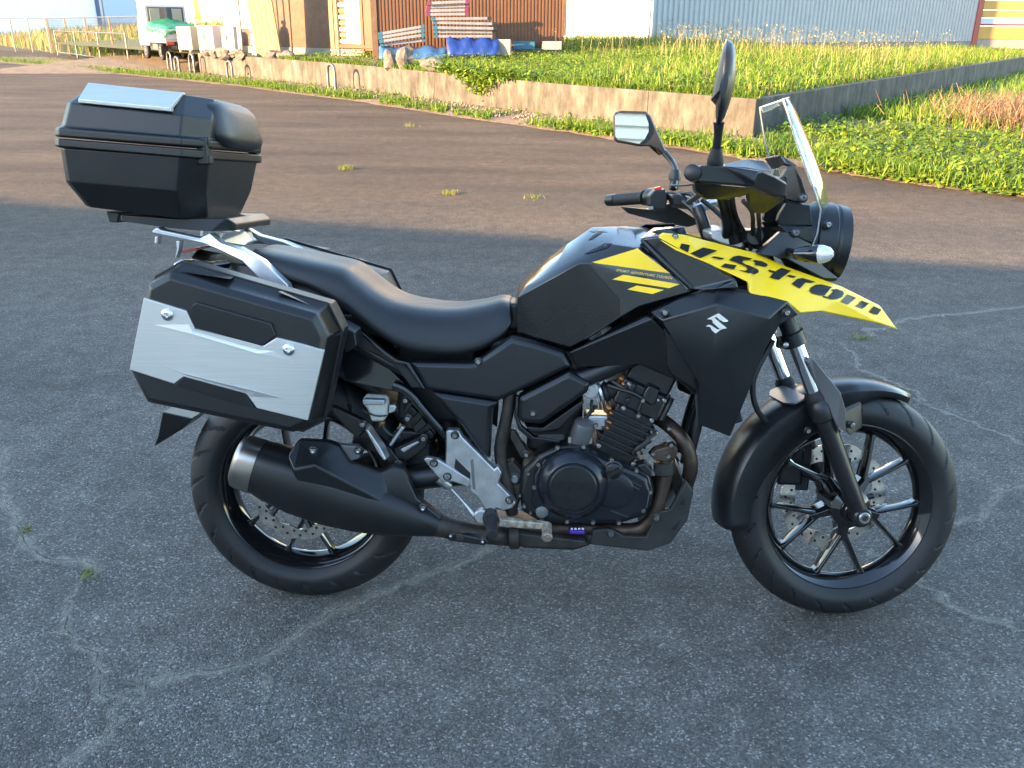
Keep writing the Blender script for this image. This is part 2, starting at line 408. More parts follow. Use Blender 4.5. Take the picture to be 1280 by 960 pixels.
    for i in range(40):
        a = 2*math.pi*i/40; r = disc_r*(.81 if i % 2 else .91)
        for sy in (-.0028, .0028): holes.lathe((r*math.cos(a), disc_y+sy-.0003, r*math.sin(a)), (0, 1, 0), [(0, .0036), (.0006, .0036)], 8)
    holes.build('disc_hole', M['print'], o)['kind'] = 'stuff'
    for i in range(5):
        a = 2*math.pi*i/5; arm = MB()
        p0 = np.array([.04*math.cos(a-.35), disc_y*.8, .04*math.sin(a-.35)]); p1 = np.array([disc_r*.77*math.cos(a), disc_y, disc_r*.77*math.sin(a)])
        arm.tube([p0, (p0+p1)/2, p1], [.011, .007, .009], 8); arm.build('disc_carrier', M['engine'], o, smooth=True)
    return o
fw = make_wheel('wheel', (1.425, 0, .304), .304, .112, .082, True, .062, .145, 'front wheel with gloss black spokes, turned slightly left')
rw = make_wheel('wheel', (0, 0, .314), .316, .142, .108, False, -.088, .120, 'rear wheel partly hidden by the exhaust')
# ------------------------------------------------------------------ fork and front end (turned with the handlebar)
def FK(t_, y, off=0.0):        # point along the fork leg, t_ metres above the axle, off forward
    return S(np.array([1.425, y, .304])+t_*AX+off*np.array([math.cos(RAKE), 0, math.sin(RAKE)]))
def FD(y=0): return FK(1, y)-FK(0, y)
for sy in (-1, 1):
    y = sy*.098
    mb = MB(); mb.lathe(FK(-.028, y), FD(), [(0, .012), (.004, .019), (.05, .0225), (.12, .0225), (.30, .0245), (.305, .030), (.325, .0315), (.345, .030), (.35, .0255), (.362, .0245)], 24)
    leg = mb.build('fork_leg', M['frame'], bike, smooth=True)
    mb = MB(); mb.lathe(FK(.33, y), FD(), [(0, .0192), (.25, .0192)], 20); mb.build('stanchion', M['chrome'], leg, smooth=True)
    mb = MB(); mb.lathe(FK(.328, y), FD(), [(0, .0265), (.012, .0268), (.016, .024), (.024, .0205)], 20); mb.build('dust_seal', M['rubber'], leg, smooth=True)
    mb = MB(); mb.lathe(FK(.475, y), FD(), [(0, .021), (.002, .029), (.034, .029), (.036, .021)], 20)
    mb.box(FK(.492, y*.9, -.024), (.014, .012, .013)); mb.build('clamp', M['frame'], leg, smooth=True)
    mb = MB(); mb.lathe(FK(.492, y-.012*1, -.03), -(FK(.4, y+.1)-FK(.4, y)), [(0, .007), (.012, .007), (.014, .004)], 12); mb.build('clamp_bolt', M['steel'], leg, smooth=True)
    mb = MB(); mb.lathe(FK(.50, y), FD(), [(0, .022), (.22, .022)], 18); mb.build('upper_tube', M['frame'], leg, smooth=True)
    # axle lug
    ax = FK(0, y+sy*.03)-FK(0, y); ax = ax/np.linalg.norm(ax)
    mb = MB(); mb.lathe(FK(0, y-sy*.03), ax, [(0, .022), (.048, .024), (.052, .02)], 20); mb.build('axle_lug', M['frame'], leg, smooth=True)
    mb = MB(); mb.lathe(FK(0, y+sy*.016), ax, [(0, .016), (.01, .0155), (.012, .013), (.012, .008), (.006, .0075)], 16); mb.build('axle_nut', M['steel'], leg, smooth=True)
mb = MB(); mb.tube([FK(0, -.09), FK(0, .09)], .009, 12, spline=False); mb.build('front_axle', M['frame'], bike, smooth=True)
# calliper on the far leg
mb = MB(); mb.box((0, 0, 0), (.035, .026, .055)); mb.V = [tuple(FK(.13, .075, -.075)+np.array(v)) for v in mb.V]
mb.build('brake_calliper', M['engine'], bike, bevel=.012)
mb = MB(); mb.box((0, 0, 0), (.02, .03, .075)); mb.V = [tuple(FK(.12, .085, -.04)+np.array(v)) for v in mb.V]; mb.build('calliper_bracket', M['frame'], bike, bevel=.006)
# lower triple clamp, steering stem
mb = MB()
mb.tube([FK(.59, -.1), FK(.59, .1)], .026, 12, spline=False); mb.tube([FK(.76, -.1), FK(.76, .1)], .02, 12, spline=False); mb.tube([FK(.58, 0, -.03), FK(.78, 0, -.03)], .028, 14, spline=False)
mb.build('triple_clamp', M['frame'], bike, smooth=True)
mb = MB(); mb.tube([U(966, 425, -.06), U(945, 465, -.075), U(941, 490, -.075), U(948, 515, -.07), U(970, 540, -.05)], .0075, 8); mb.build('brake_hose', M['hose'], bike, smooth=True)
# ------------------------------------------------------------------ front mudguard
def fender():
    V = []; F = []; n = 40
    for i in range(n+1):
        u = i/n; th = R(62+(188-62)*u)
        crown = .325+.012*max(0, (th-R(120))/R(70))+.006*math.sin(u*math.pi)
        wv = .066*(.16+.84*min(1, u/.25)**.8) if u < .25 else .066+.006*u
        deep = .004+.014*min(1, u/.2)+.055*max(0, min(1, (th-R(80))/R(30)))*max(.45, min(1, 1.4-(th-R(120))/R(70)))
        # cross-section, near edge to far edge
        for yy, rr in ((-wv, crown-.014-deep), (-wv*1.02, crown-.004-.012*min(1, u/.2)), (-wv*.86, crown-.004), (-wv*.4, crown+.003), (0, crown+.005), (wv*.4, crown+.003), (wv*.86, crown-.004), (wv*1.02, crown-.004-.012*min(1, u/.2)), (wv, crown-.014-deep)):
            V.append(S(np.array([1.425+rr*math.cos(th), yy, .304+rr*math.sin(th)])))
    k = 9
    for i in range(n):
        for j in range(k-1): F.append((i*k+j, i*k+j+1, (i+1)*k+j+1, (i+1)*k+j))
    o = mk('front_mudguard', V, F, M['panel'], bike, smooth=True)
    s_ = o.modifiers.new('th', 'SOLIDIFY'); s_.thickness = .004; s_.offset = 0
    return o
fen = fender()
mb = MB()
V = [FK(.338, -.085, -.012), FK(.338, .085, -.012), FK(.338, .085, -.05), FK(.338, .05, -.065), FK(.338, -.05, -.065), FK(.338, -.085, -.05)]
V2 = [np.array(v)-AX*.005 for v in V]
mb.add(V+V2, [(0, 1, 2, 3, 4, 5), (6, 7, 8, 9, 10, 11)]+[(i, (i+1) % 6, 6+(i+1) % 6, 6+i) for i in range(6)])
mb.build('fork_brace', M['silverpaint'], bike, bevel=.0015)
relief('fork_guard', ZF((660, 318, -.128), (690, 280, -.125), (905, 545, -.128), (945, 680, -.138), (942, 850, -.14), (905, 840, -.132), (880, 800, -.12), (725, 480, -.112)), [(0, 1, 2, 7), (2, 3, 4, 5, 6, 7)], ('t', .02), M['silverpaint'], bike, bevel=.003)
relief('mudguard_bracket', Z8((437, 290, -.130), (497, 262, -.1), (500, 340, -.1), (462, 365, -.132), (440, 345, -.132)), [(0, 1, 2, 3, 4)], ('t', .02), M['panel'], bike, bevel=.003)
for x, y in ((1065, 531), (1010, 538)): bolt(x, y, -.134 if x > 1050 else -.082, .0075, bike)
# ------------------------------------------------------------------ side cases
def side_case():
    objs = []
    outer = Z2((145, 262), (242, 208), (868, 388), (920, 490), (845, 862), (770, 900), (140, 770), (70, 635))
    o = slab('side_case', outer, -.445, [(-.445, .012), (-.432, 0), (-.372, -.012), (-.368, -.012)], M['case'], bike, bevel=.004); objs.append((o, None))
    o2 = slab('case_body', outer, -.445, [(-.366, -.010), (-.30, -.012), (-.235, .006), (-.215, .02)], M['case'], o, bevel=.004)
    # seam lip
    slab('seam_lip', outer, -.445, [(-.3715, -.017), (-.364, -.017)], M['plastic'], o, bevel=.0015)
    plate = [(135, 316, -.448), (318, 372, -.448), (352, 445, -.449), (625, 525, -.449), (650, 522, -.449), (705, 487, -.448), (815, 514, -.448), (910, 541, -.442), (838, 843, -.442), (760, 824, -.448), (620, 790, -.449), (575, 728, -.449), (305, 655, -.449), (265, 686, -.448), (74, 625, -.448)]
    pl = relief('aluminium_plate', Z2(*[(x, y, Y-.004) for x, y, Y in plate]), [(0, 1, 2, 3, 4, 5, 6, 9, 10, 11, 12, 13, 14), (6, 7, 8, 9)], ('t', .008), M['alu'], o, bevel=.002)
    # embossed wings of the plate
    relief('plate_emboss', Z2((180, 592, -.4528), (300, 640, -.456), (620, 718, -.456), (740, 748, -.4528), (590, 740, -.4532), (560, 716, -.4535), (310, 646, -.4535)), [(0, 1, 6), (1, 2, 5, 6), (2, 3, 4, 5)], ('t', .006), M['alu'], o, bevel=0)
    relief('plate_emboss', Z2((180, 432, -.4528), (330, 432, -.4535), (352, 462, -.4545), (625, 540, -.4545), (690, 545, -.4545), (780, 590, -.4528), (625, 556, -.457), (345, 472, -.457)), [(0, 1, 2, 7), (2, 3, 6, 7), (3, 4, 5, 6)], ('t', .006), M['alu'], o, bevel=0)
    # raised black inserts
    relief('handle_insert', Z2((345, 345, -.452), (362, 335, -.452), (680, 425, -.452), (702, 478, -.450), (648, 520, -.450), (625, 524, -.450), (354, 444, -.450), (328, 385, -.450)), [tuple(range(8))], ('t', .012), M['plastic'], o, bevel=.003)
    relief('name_insert', Z2((305, 655, -.452), (575, 728, -.452), (612, 792, -.450), (262, 692, -.450)), [(0, 1, 2, 3)], ('t', .012), M['plastic'], o, bevel=.003)
    relief('top_latch', Z2((712, 290, -.40), (752, 286, -.33), (935, 362, -.33), (905, 372, -.40)), [(0, 1, 2, 3)], ('t', .012), M['plastic'], o, bevel=.003)
    relief('top_ridge', Z2((300, 206, -.42), (330, 192, -.36), (520, 222, -.36), (505, 236, -.42)), [(0, 1, 2, 3)], ('t', .01), M['case'], o, bevel=.002)
    for x, y in Z2((238, 388), (758, 538)):
        p = U(x, y, -.452); b_ = MB(); b_.lathe(p, (0, -1, 0), [(-.003, .0125), (.003, .0125), (.006, .009), (.0065, .005), (.002, .004)], 20); b_.build('plate_rivet', M['chrome'], o, smooth=True)
    return o
sc = side_case()
sc['label'] = 'black right side case with a brushed aluminium plate'
def mirror_tree(src):
    """the same piece on the bike's left side"""
    def cp(s, par):
        me = s.data.copy(); o = s.copy(); o.data = me; col.objects.link(o); o.parent = par
        for v in me.vertices: v.co.y = -v.co.y
        me.flip_normals()
        for c in list(s.children): cp(c, o)
        return o
    return cp(src, src.parent)
sc2 = mirror_tree(sc); sc2['label'] = 'left side case, hidden behind the rear of the bike'
for x, y, Y in Z2((1010, 480, -.2),): pass
slab('case_mount', Z2((985, 420), (1050, 455), (1060, 520), (1000, 560)), -.235, [(-.25, .003), (-.19, 0)], M['plastic'], bike, True)
# ------------------------------------------------------------------ top case
def ringpts(wd, pr, pf, cr, cf, out=0.0):
    a = U(pr[0], pr[1], -wd); b_ = U(pf[0], pf[1], -wd); xr, xf = a[0]-out, b_[0]+cf*1.1+out
    sl = (b_[2]-a[2])/(b_[0]-a[0]); z = lambda x: a[2]+sl*(x-a[0]); wd = wd+out
    pts = [(xr+cr, -wd), (xf-cf, -wd), (xf, -wd+cf*1.3), (xf, wd-cf*1.3), (xf-cf, wd), (xr+cr, wd), (xr, wd-cr), (xr, -wd+cr)]
    return [(x, y, z(x)) for x, y in pts]
def loft(name, rings, mat_, parent, **k):
    n = len(rings[0]); V = [v for r_ in rings for v in r_]; F = []
    for i in range(len(rings)-1):
        for j in range(n): F.append((i*n+j, i*n+(j+1) % n, (i+1)*n+(j+1) % n, (i+1)*n+j))
    F.append(tuple(range(n))); F.append(tuple((len(rings)-1)*n+j for j in range(n)))
    return mk(name, V, F, mat_, parent, **k)
R_ = lambda w_, a, b_, o_=0: ringpts(w_, a, b_, .02, .045, o_)
tc = loft('top_case', [R_(.165, (102, 258), (222, 273)), R_(.214, (76, 227), (218, 239)), R_(.224, (69, 184), (222, 195)), ], M['case'], bike, bevel=.004)
tc['label'] = 'black hard top case with silver lid plate and padded backrest'
loft('lower_lip', [R_(.224, (69, 184), (222, 197), .002), R_(.224, (69, 182), (222, 195), .008), R_(.224, (69, 174), (222, 186), .008), R_(.224, (69, 172.5), (222, 184.5), .003)], M['case'], tc, bevel=.002)
lid = loft('lid', [R_(.224, (69, 171), (222, 183), .003), R_(.224, (69, 170), (222, 181.5), .008), R_(.224, (69, 160), (222, 172.5), .008), R_(.222, (70, 157), (222.5, 170), 0), R_(.214, (77, 128), (225, 144)), R_(.150, (109, 105), (229, 118)), ], M['case'], tc, bevel=.004)
pl = relief('lid_plate', Z1((236, 202, -.2145), (285, 101, -.150), (757, 150, -.150), (697, 246, -.2145), (694, 225, -.2155), (234, 182, -.2155)), [(5, 1, 2, 4), (0, 5, 4, 3)], ('t', .02), M['alu'], tc, bevel=.002)
# nudge the plate clear of the lid
for v in pl.data.vertices: v.co.y -= .004; v.co.z += .003
# backrest pad: rounded cushion on the front face
def pad():
    V = []; F = []; nx, ny = 5, 28
    xf = U(250, 175, -.19)[0]
    sec = []
    for j in range(ny):
        t_ = 2*math.pi*j/ny; c, s_ = math.cos(t_), math.sin(t_)
        yy = math.copysign(abs(c)**.42, c); zz = math.copysign(abs(s_)**.55, s_); sec.append((yy, zz))
    zm = U(285, 158, 0)[2]
    for dx, sc_ in ((-.02, .97), (.004, 1.0), (.028, .99), (.044, .93), (.056, .8), (.062, .55), (.064, .2)):
        for yy, zz in sec: V.append((xf+dx*.8-.03*zz*sc_*.5-.012, yy*.15*sc_+.01, zm+zz*.056*sc_))
    n = ny
    for i in range(6):
        for j in range(n): F.append((i*n+j, i*n+(j+1) % n, (i+1)*n+(j+1) % n, (i+1)*n+j))
    F.append(tuple(range(n))); F.append(tuple(6*n+j for j in range(n)))
    return mk('backrest_pad', V, F, M['seat'], tc, smooth='all')
pad()
for x0, Y in ((257, -.175), (307, .165)):
    p = U(x0, 191, Y); xf = U(250, 190, -.19)[0]
    mb = MB(); mb.box((xf+.004, p[1], p[2]+.004), (.012, .014, .03)); mb.box((xf+.012, p[1], p[2]+.026), (.008, .010, .008)); mb.box((xf+.012, p[1], p[2]-.016), (.009, .011, .009))
    mb.build('latch', M['plastic'], tc, bevel=.003)
# case base plate, foot, carrier
z0 = U(222, 276, -.16)
relief('base_plate', Z1((440, 752, -.15), (700, 770, -.15), (975, 770, -.13), (1022, 800, -.11), (1022, 832, -.11), (900, 838, -.14), (700, 822, -.15), (440, 785, -.15)), [(0, 1, 6, 7), (1, 2, 5, 6), (2, 3, 4, 5)], .15, M['plastic'], tc, bevel=.004)
relief('case_foot', Z1((368, 735, -.10), (438, 745, -.10), (425, 795, -.10), (385, 790, -.10)), [(0, 1, 2, 3)], .10, M['plastic'], tc, bevel=.003)
rail = relief('grab_rail', ZR((122, 112, -.15), (160, 85, -.15), (190, 105, -.15), (480, 168, -.15), (560, 130, -.14), (640, 200, -.155), (820, 262, -.17), (960, 340, -.18), (1150, 520, -.185), (1170, 565, -.185), (1090, 545, -.185), (960, 500, -.183), (810, 345, -.175), (640, 262, -.16), (500, 205, -.15), (350, 175, -.15), (190, 145, -.15), (125, 130, -.15)),
              [(0, 1, 2, 16, 17), (2, 3, 14, 15, 16), (3, 4, 5, 13, 14), (5, 6, 12, 13), (6, 7, 11, 12), (7, 8, 9, 10, 11)], ('t', .035), M['rail'], bike, True, bevel=.005)
for q in (((155, 150), (185, 150), (178, 215), (150, 210)), ((315, 185), (350, 185), (340, 260), (318, 320), (308, 320), (322, 250))):
    slab('rail_peg', ZR(*q), -.14, [(-.15, .001), (-.128, 0)], M['rail'], bike, True, bevel=.002)
mb = MB(); pA, pB = U(277, 296, -.14), U(300, 297, .12)
relief('carrier', ZR((600, 200, -.13), (690, 125, -.12), (830, 115, .05), (862, 200, .05), (820, 235, .02)), [(0, 1, 2, 3, 4)], ('t', .05), M['rail'], bike, bevel=.006)
mb = MB(); mb.tube([U(305, 300, .10), U(330, 300, .15), U(360, 306, .165), U(382, 318, .165)], .011, 10); mb.build('far_rail', M['rail'], bike, smooth=True)
# tail unit, rear signals, number-plate hanger
tail = loft('tail_unit', [[(x, y*s_, z+dz) for y, dz in ((-1, -.03), (-.8, .025), (0, .04), (.8, .025), (1, -.03), (.5, -.05), (-.5, -.05))] for x, s_, z in ((-.26, .06, .90), (-.2, .09, .89), (-.05, .13, .885), (.1, .14, .86))], M['plastic'], bike, bevel=.006)
for sy in (-1, 1):
    p0 = U(285, 330, -.10); p1 = U(222, 338, -.21); p0[1] *= -sy; p1[1] *= -sy
    d = p1-p0; mb = MB(); L_ = np.linalg.norm(d)
    mb.lathe(p0, d, [(0, .010), (L_*.35, .011), (L_*.5, .015), (L_*.7, .021), (L_*.88, .024), (L_*.9, .022)], 16); o = mb.build('turn_signal', M['gloss'], bike, smooth=True)
    mb = MB(); mb.lathe(p0+d*.89, d, [(0, .0235), (.008, .022), (.018, .016), (.022, .006)], 16); mb.build('lens', M['lensclear'], o, smooth=True)
relief('tail_light', ZR((335, 262, -.05), (455, 240, -.05), (470, 262, -.05), (360, 285, -.05)), [(0, 1, 2, 3)], .05, mat('tail_lens', (.35, .05, .02), .2, coat=1), bike)
relief('plate_hanger', Z2((215, 805, -.07), (345, 835, -.07), (300, 880, -.06), (178, 955, -.06), (195, 910, -.065)), [(0, 1, 2, 3, 4)], .07, M['plastic'], bike, bevel=.004)
mb = MB(); mb.tube([(-.2, 0, .86), (-.26, 0, .74), (-.29, 0, .62)], [.05, .045, .035], 8); mb.build('rear_mudguard', M['plastic'], bike, smooth=True)
# ------------------------------------------------------------------ seat
def seat():
    st = [  # top pixel, lower-edge pixel, half width top, half width bottom
        ((322, 314), (322, 328), .06, .10), ((330, 307), (335, 338), .10, .135), ((360, 311), (360, 352), .12, .15), ((400, 319), (395, 368), .128, .155), ((440, 328), (430, 392), .13, .158),
        ((458, 340), (455, 413), .128, .16), ((480, 357), (480, 430), .125, .162), ((505, 370), (510, 445), .122, .163), ((540, 377), (545, 450), .118, .16), ((575, 379), (580, 449), .108, .152), ((605, 375), (608, 440), .095, .140), ((628, 370), (630, 424), .082, .125), ((640, 373), (641, 405), .07, .11)]
    V = []; rings = []
    for (tx, ty), (bx, by), wt_, wb in st:
        a = U(tx, ty, .0); b_ = U(bx, by, -wb)
        zt, zb = a[2], b_[2]; x = a[0]; xb = b_[0]
        half = [(-wb, 0.0), (-wb*1.0, .18), (-(wb*.72+wt_*.3), .5), (-(wb*.35+wt_*.68), .78), (-wt_*.86, .93), (-wt_*.55, 1.0), (0, 1.0)]
        ring = []
        for y, f in half: ring.append((xb+(x-xb)*f, y, zb+(zt-zb)*f-.008*(f >= 1)*(y == 0)))
        ring += [(q[0], -q[1], q[2]) for q in reversed(ring[:-1])]
        rings.append(ring)
    # densify lengthwise by catmull
    A = np.array(rings); out = []
    for i in range(len(A)-1):
        p0 = A[max(i-1, 0)]; p1 = A[i]; p2 = A[i+1]; p3 = A[min(i+2, len(A)-1)]
        for k in range(4):
            t_ = k/4; out.append(.5*(2*p1+(p2-p0)*t_+(2*p0-5*p1+4*p2-p3)*t_*t_+(3*p1-p0-3*p2+p3)*t_**3))
    out.append(A[-1])
    o = loft('seat', [[tuple(q) for q in r_] for r_ in out], M['seat'], bike, smooth='all')
    sb = o.modifiers.new('s', 'SUBSURF'); sb.levels = 1; sb.render_levels = 1
    return o
seat()
# ------------------------------------------------------------------ fuel tank
def tank():
    px = Z6((88, 420, 0), (110, 345, 0), (250, 225, 0), (330, 165, 0), (445, 88, 0), (600, 85, 0), (690, 90, 0), (760, 120, 0),   # 0-7 crown
            (96, 425, -.075), (140, 360, -.095), (262, 285, -.120), (380, 228, -.135), (520, 165, -.125), (640, 178, -.150), (700, 170, -.150), (800, 250, -.16),  # 8-15 shoulder
            (94, 500, -.10), (102, 410, -.108), (265, 320, -.140), (382, 255, -.155), (440, 252, -.160), (650, 187, -.163), (745, 240, -.168), (805, 302, -.172),   # 16-23 upper side edge
            (95, 575, -.102), (215, 605, -.128), (340, 642, -.145), (430, 600, -.158), (575, 505, -.175), (580, 420, -.175), (660, 455, -.178), (905, 385, -.185), (850, 340, -.180))  # 24-32
    V = [U(*q) for q in px]; n = len(V)
    F = [(0, 1, 9, 8), (1, 2, 10, 9), (2, 3, 11, 10), (3, 4, 12, 11), (4, 5, 13, 12), (5, 6, 14, 13), (6, 7, 15, 14),
         (8, 9, 17, 16), (9, 10, 18, 17), (10, 11, 19, 18), (11, 12, 20, 19), (12, 13, 21, 20), (13, 14, 22, 21), (14, 15, 23, 22),
         (16, 17, 24), (17, 18, 25, 24), (18, 19, 26, 25), (19, 20, 29), (19, 29, 28), (19, 28, 27, 26), (20, 21, 29), (21, 22, 32, 30, 29), (22, 23, 32), (32, 31, 30), (29, 30, 28)]
    # lower skirt down to the frame and inward
    low = [24, 25, 26, 27, 28, 30, 31]
    base = {}
    for i in low:
        base[i] = len(V); V.append(np.array([V[i][0], -.09, V[i][2]-.03]))
    for a, b_ in zip(low[:-1], low[1:]): F.append((a, b_, base[b_], base[a]))
    m_ = len(V); VV = list(V)+[np.array([v[0], -v[1], v[2]]) for v in V]
    FF = F+[tuple(i+m_ for i in f[::-1]) for f in F]
    bm = bmesh.new(); vs = [bm.verts.new(tuple(v)) for v in VV]
    for f in FF:
        try: bm.faces.new([vs[i] for i in f])
        except ValueError: pass
    bmesh.ops.remove_doubles(bm, verts=bm.verts, dist=1e-4); bmesh.ops.recalc_face_normals(bm, faces=bm.faces)
    bmesh.ops.triangulate(bm, faces=bm.faces)
    me = bpy.data.meshes.new('fuel_tank'); bm.to_mesh(me); bm.free(); me.materials.append(M['gloss']); me.shade_smooth()
    o = bpy.data.objects.new('fuel_tank', me); col.objects.link(o); o.parent = bike
    b_ = o.modifiers.new('b', 'BEVEL'); b_.width = .010; b_.segments = 4; b_.limit_method = 'ANGLE'; b_.angle_limit = R(24)
    me.set_sharp_from_angle(angle=R(60))
    return o
tk = tank()
decal('knee_pad', [Z6((104, 412), (268, 322), (384, 258), (430, 262), (572, 422), (570, 500), (352, 634), (340, 636), (105, 572), (98, 520))], [tk], mat('knee_pad_rubber', (.007, .008, .008), .24, bump=.5, bscale=350), tk, .0015, .002)
for q in (((440, 252), (652, 187), (805, 302)), ((537, 330), (588, 308), (848, 352), (800, 370)), ((606, 376), (650, 358), (775, 378), (722, 397))):
    decal('tank_sticker', [Z6(*q)], [tk], M['ysticker'], tk, .0022)
Vt, Ft = text_quad('SPORT ADVENTURE TOURER', Z6((553, 292), (812, 330), (556, 281)), shear=.3, spacing=1.1)
decal('tank_lettering', None, [tk], M['ysticker'], tk, .0022, VF=(Vt, Ft))
for q in (((182, 592), (210, 560), (300, 480), (345, 466), (440, 478), (560, 492), (560, 496), (440, 483), (345, 471), (303, 485), (214, 563), (188, 594)), ((305, 622), (400, 540), (470, 495), (474, 498), (405, 545), (312, 624))):
    decal('pad_groove', [Z6(*q)], [tk], M['panel'], tk, .0042)
for q in (((425, 150), (445, 130), (480, 108), (498, 105), (480, 122), (445, 145)), ((405, 215), (450, 190), (500, 165), (538, 165), (515, 185), (450, 205))):
    decal('tank_slot', [Z6(*q)], [tk], M['print'], tk, .001)
mb = MB(); pc = U(690, 275, 0)
mb.lathe((.78, 0, .985), (.1, 0, 1), [(0, .05), (.012, .05), (.016, .042), (.018, .03)], 28); mb.build('filler_cap', M['plastic'], bike, smooth=True)
# upper black cowl between tank and beak
cowl = relief('tank_cowl', Z6((668, 142, -.150), (735, 95, -.12), (870, 85, -.10), (885, 125, -.11), (745, 132, -.165), (905, 378, -.195), (885, 385, -.195), (1110, 330, -.215), (1120, 372, -.218), (1000, 378, -.215)),
               [(0, 1, 4), (1, 2, 3, 4), (0, 4, 5, 6), (4, 7, 8, 9, 5)], ('t', .03), M['gloss'], bike, True, bevel=.004)
mb = MB(); mb.tube([U(*q) for q in Z6((672, 148, -.157), (760, 235, -.182), (850, 320, -.198), (905, 370, -.205))], [.004, .006, .0065, .006], 8); mb.build('cowl_edge', M['plastic'], bike, smooth=True)
# ------------------------------------------------------------------ yellow beak
bk_pts = ZB((75, 140, -.165), (110, 118, -.150), (212, 128, -.145), (550, 215, -.125), (700, 280, -.112), (950, 370, -.080), (1130, 460, -.040), (1212, 572, -.004),
            (1130, 545, -.055), (850, 487, -.150), (750, 495, -.185), (690, 442, -.195), (515, 402, -.212), (510, 350, -.214), (330, 265, -.198), (170, 200, -.182),
            (835, 425, -.152), (940, 440, -.125))
beak = relief('beak', bk_pts, [(0, 1, 2, 15), (2, 3, 14, 15), (3, 13, 14), (3, 4, 12, 13), (4, 16, 11, 12), (4, 5, 17, 16), (5, 6, 8, 17), (6, 7, 8), (16, 17, 8, 9), (11, 16, 9, 10)], ('t', .018), M['yellow'], bike, True, bevel=.004, soft=True)
beak['label'] = 'yellow front beak panel with dark lettering'
# letters, traced as separate print pieces
LA = lambda *p: zc(840, 290, .109375, p)
LB = lambda *p: zc(960, 330, .1328, p)
LET = [LA((85, 190), (105, 135), (203, 155), (180, 240)), LA((205, 250), (355, 182), (515, 218), (320, 305)), LA((440, 295), (480, 283), (602, 305), (560, 322)),
  LA((915, 308), (760, 274), (700, 285), (648, 325), (720, 350), (800, 380), (850, 408), (862, 430), (835, 448), (750, 440), (800, 455), (880, 474), (950, 485), (988, 462), (980, 432), (930, 405), (830, 372), (800, 350), (812, 328), (885, 325)),
  LA((555, 402), (602, 365), (738, 386), (702, 408), (704, 430), (748, 441), (690, 432)), LA((915, 335), (945, 325), (1020, 335), (1080, 365), (1090, 385), (1060, 405), (940, 378), (945, 350)),
  LB((0, 55), (65, 72), (122, 40), (215, 66), (160, 108), (95, 155), (10, 130), (45, 90), (0, 70)), LB((170, 118), (195, 105), (262, 120), (240, 135)), LB((218, 190), (270, 145), (320, 135), (445, 172), (400, 182), (350, 178), (295, 235)),
  LB((385, 255), (400, 225), (445, 198), (500, 195), (600, 220), (580, 238), (510, 245), (488, 268), (500, 288), (530, 300), (480, 300), (410, 280)), LB((560, 312), (610, 285), (612, 262), (590, 245), (640, 238), (700, 258), (712, 280), (690, 315), (650, 332), (600, 325)), LB((510, 302), (560, 313), (600, 326), (650, 335), (600, 340), (515, 316)),
  LB((740, 288), (825, 320), (745, 385), (680, 355)), LB((875, 345), (945, 372), (885, 425), (815, 400), (850, 375)), LB((990, 398), (1062, 430), (1025, 480), (945, 455))]
allp = []
allp = LET
for q in allp: decal('letter', [q], [beak], M['print'], beak, .0018)
bolt(*ZB((165, 135))[0], -.153, .006, bike)
# ------------------------------------------------------------------ radiator shroud with emblem
sh_pts = [(813, 391, -.200), (850, 374, -.203), (896, 359, -.204), (945, 366, -.204), (985, 377, -.198), (999, 393, -.195), (975, 406, -.195),          # 0-6 rim
          (957, 436, -.19), (940, 480, -.185), (913, 546, -.18), (873, 531, -.19), (869, 470, -.205), (846, 426, -.213),                                  # 7-12
          (827, 401, -.228), (896, 380, -.240), (962, 398, -.230), (920, 430, -.242), (888, 462, -.240), (874, 480, -.222)]                               # 13-18
shroud = relief('radiator_shroud', sh_pts, [(0, 1, 13), (1, 2, 14, 13), (2, 3, 14), (3, 15, 14), (3, 4, 15), (4, 5, 6, 15), (0, 13, 12), (13, 18, 11, 12), (13, 14, 17, 18), (14, 16, 17), (14, 15, 16), (15, 6, 7, 16), (16, 7, 8, 9), (16, 9, 17), (17, 9, 10), (17, 10, 18), (18, 10, 11)], ('t', .03), M['panel'], bike, True, bevel=.004, soft=True)
for x, y, Y in ((831, 390.5, -.224), (983, 391, -.207)): bolt(x, y, Y-.003, .008, bike)
EM = lambda *p: zc(870, 380, .046875, p)
for q in (((285, 400), (570, 250), (615, 250), (850, 440), (815, 470), (715, 468), (610, 405), (535, 335), (440, 380), (390, 405)), ((400, 402), (490, 365), (820, 640), (740, 652), (625, 655), (430, 480), (450, 460)), ((255, 590), (330, 545), (400, 560), (565, 672), (620, 662), (740, 654), (650, 680), (530, 775), (490, 760), (415, 690), (380, 610), (330, 595))):
    decal('emblem', [EM(*q)], [shroud], M['chrome'], shroud, .001, .003)
inner = relief('side_fairing', Z6((340, 668, -.16), (700, 500, -.195), (720, 510, -.205), (785, 570, -.200), (800, 740, -.195), (915, 848, -.19), (925, 870, -.18), (830, 790, -.175), (660, 722, -.165), (370, 735, -.15), (780, 690, -.19)),
               [(0, 1, 2, 3, 10, 8, 9), (3, 4, 10), (10, 4, 5, 6, 7, 8)], ('t', .03), M['plastic'], bike, True, bevel=.003, soft=True)
relief('fairing_insert', Z6((775, 555, -.203), (870, 640, -.206), (922, 730, -.2), (918, 840, -.192), (812, 770, -.196), (790, 730, -.197)), [(0, 1, 2, 3, 4, 5)], ('t', .02), M['panel'], bike, True, bevel=.004)
mb = MB(); mb.box((1.06, 0, .67), (.018, .15, .12), np.array(Matrix.Rotation(R(-18), 3, 'Y'))); mb.build('radiator', M['radiator'], bike, bevel=.004)
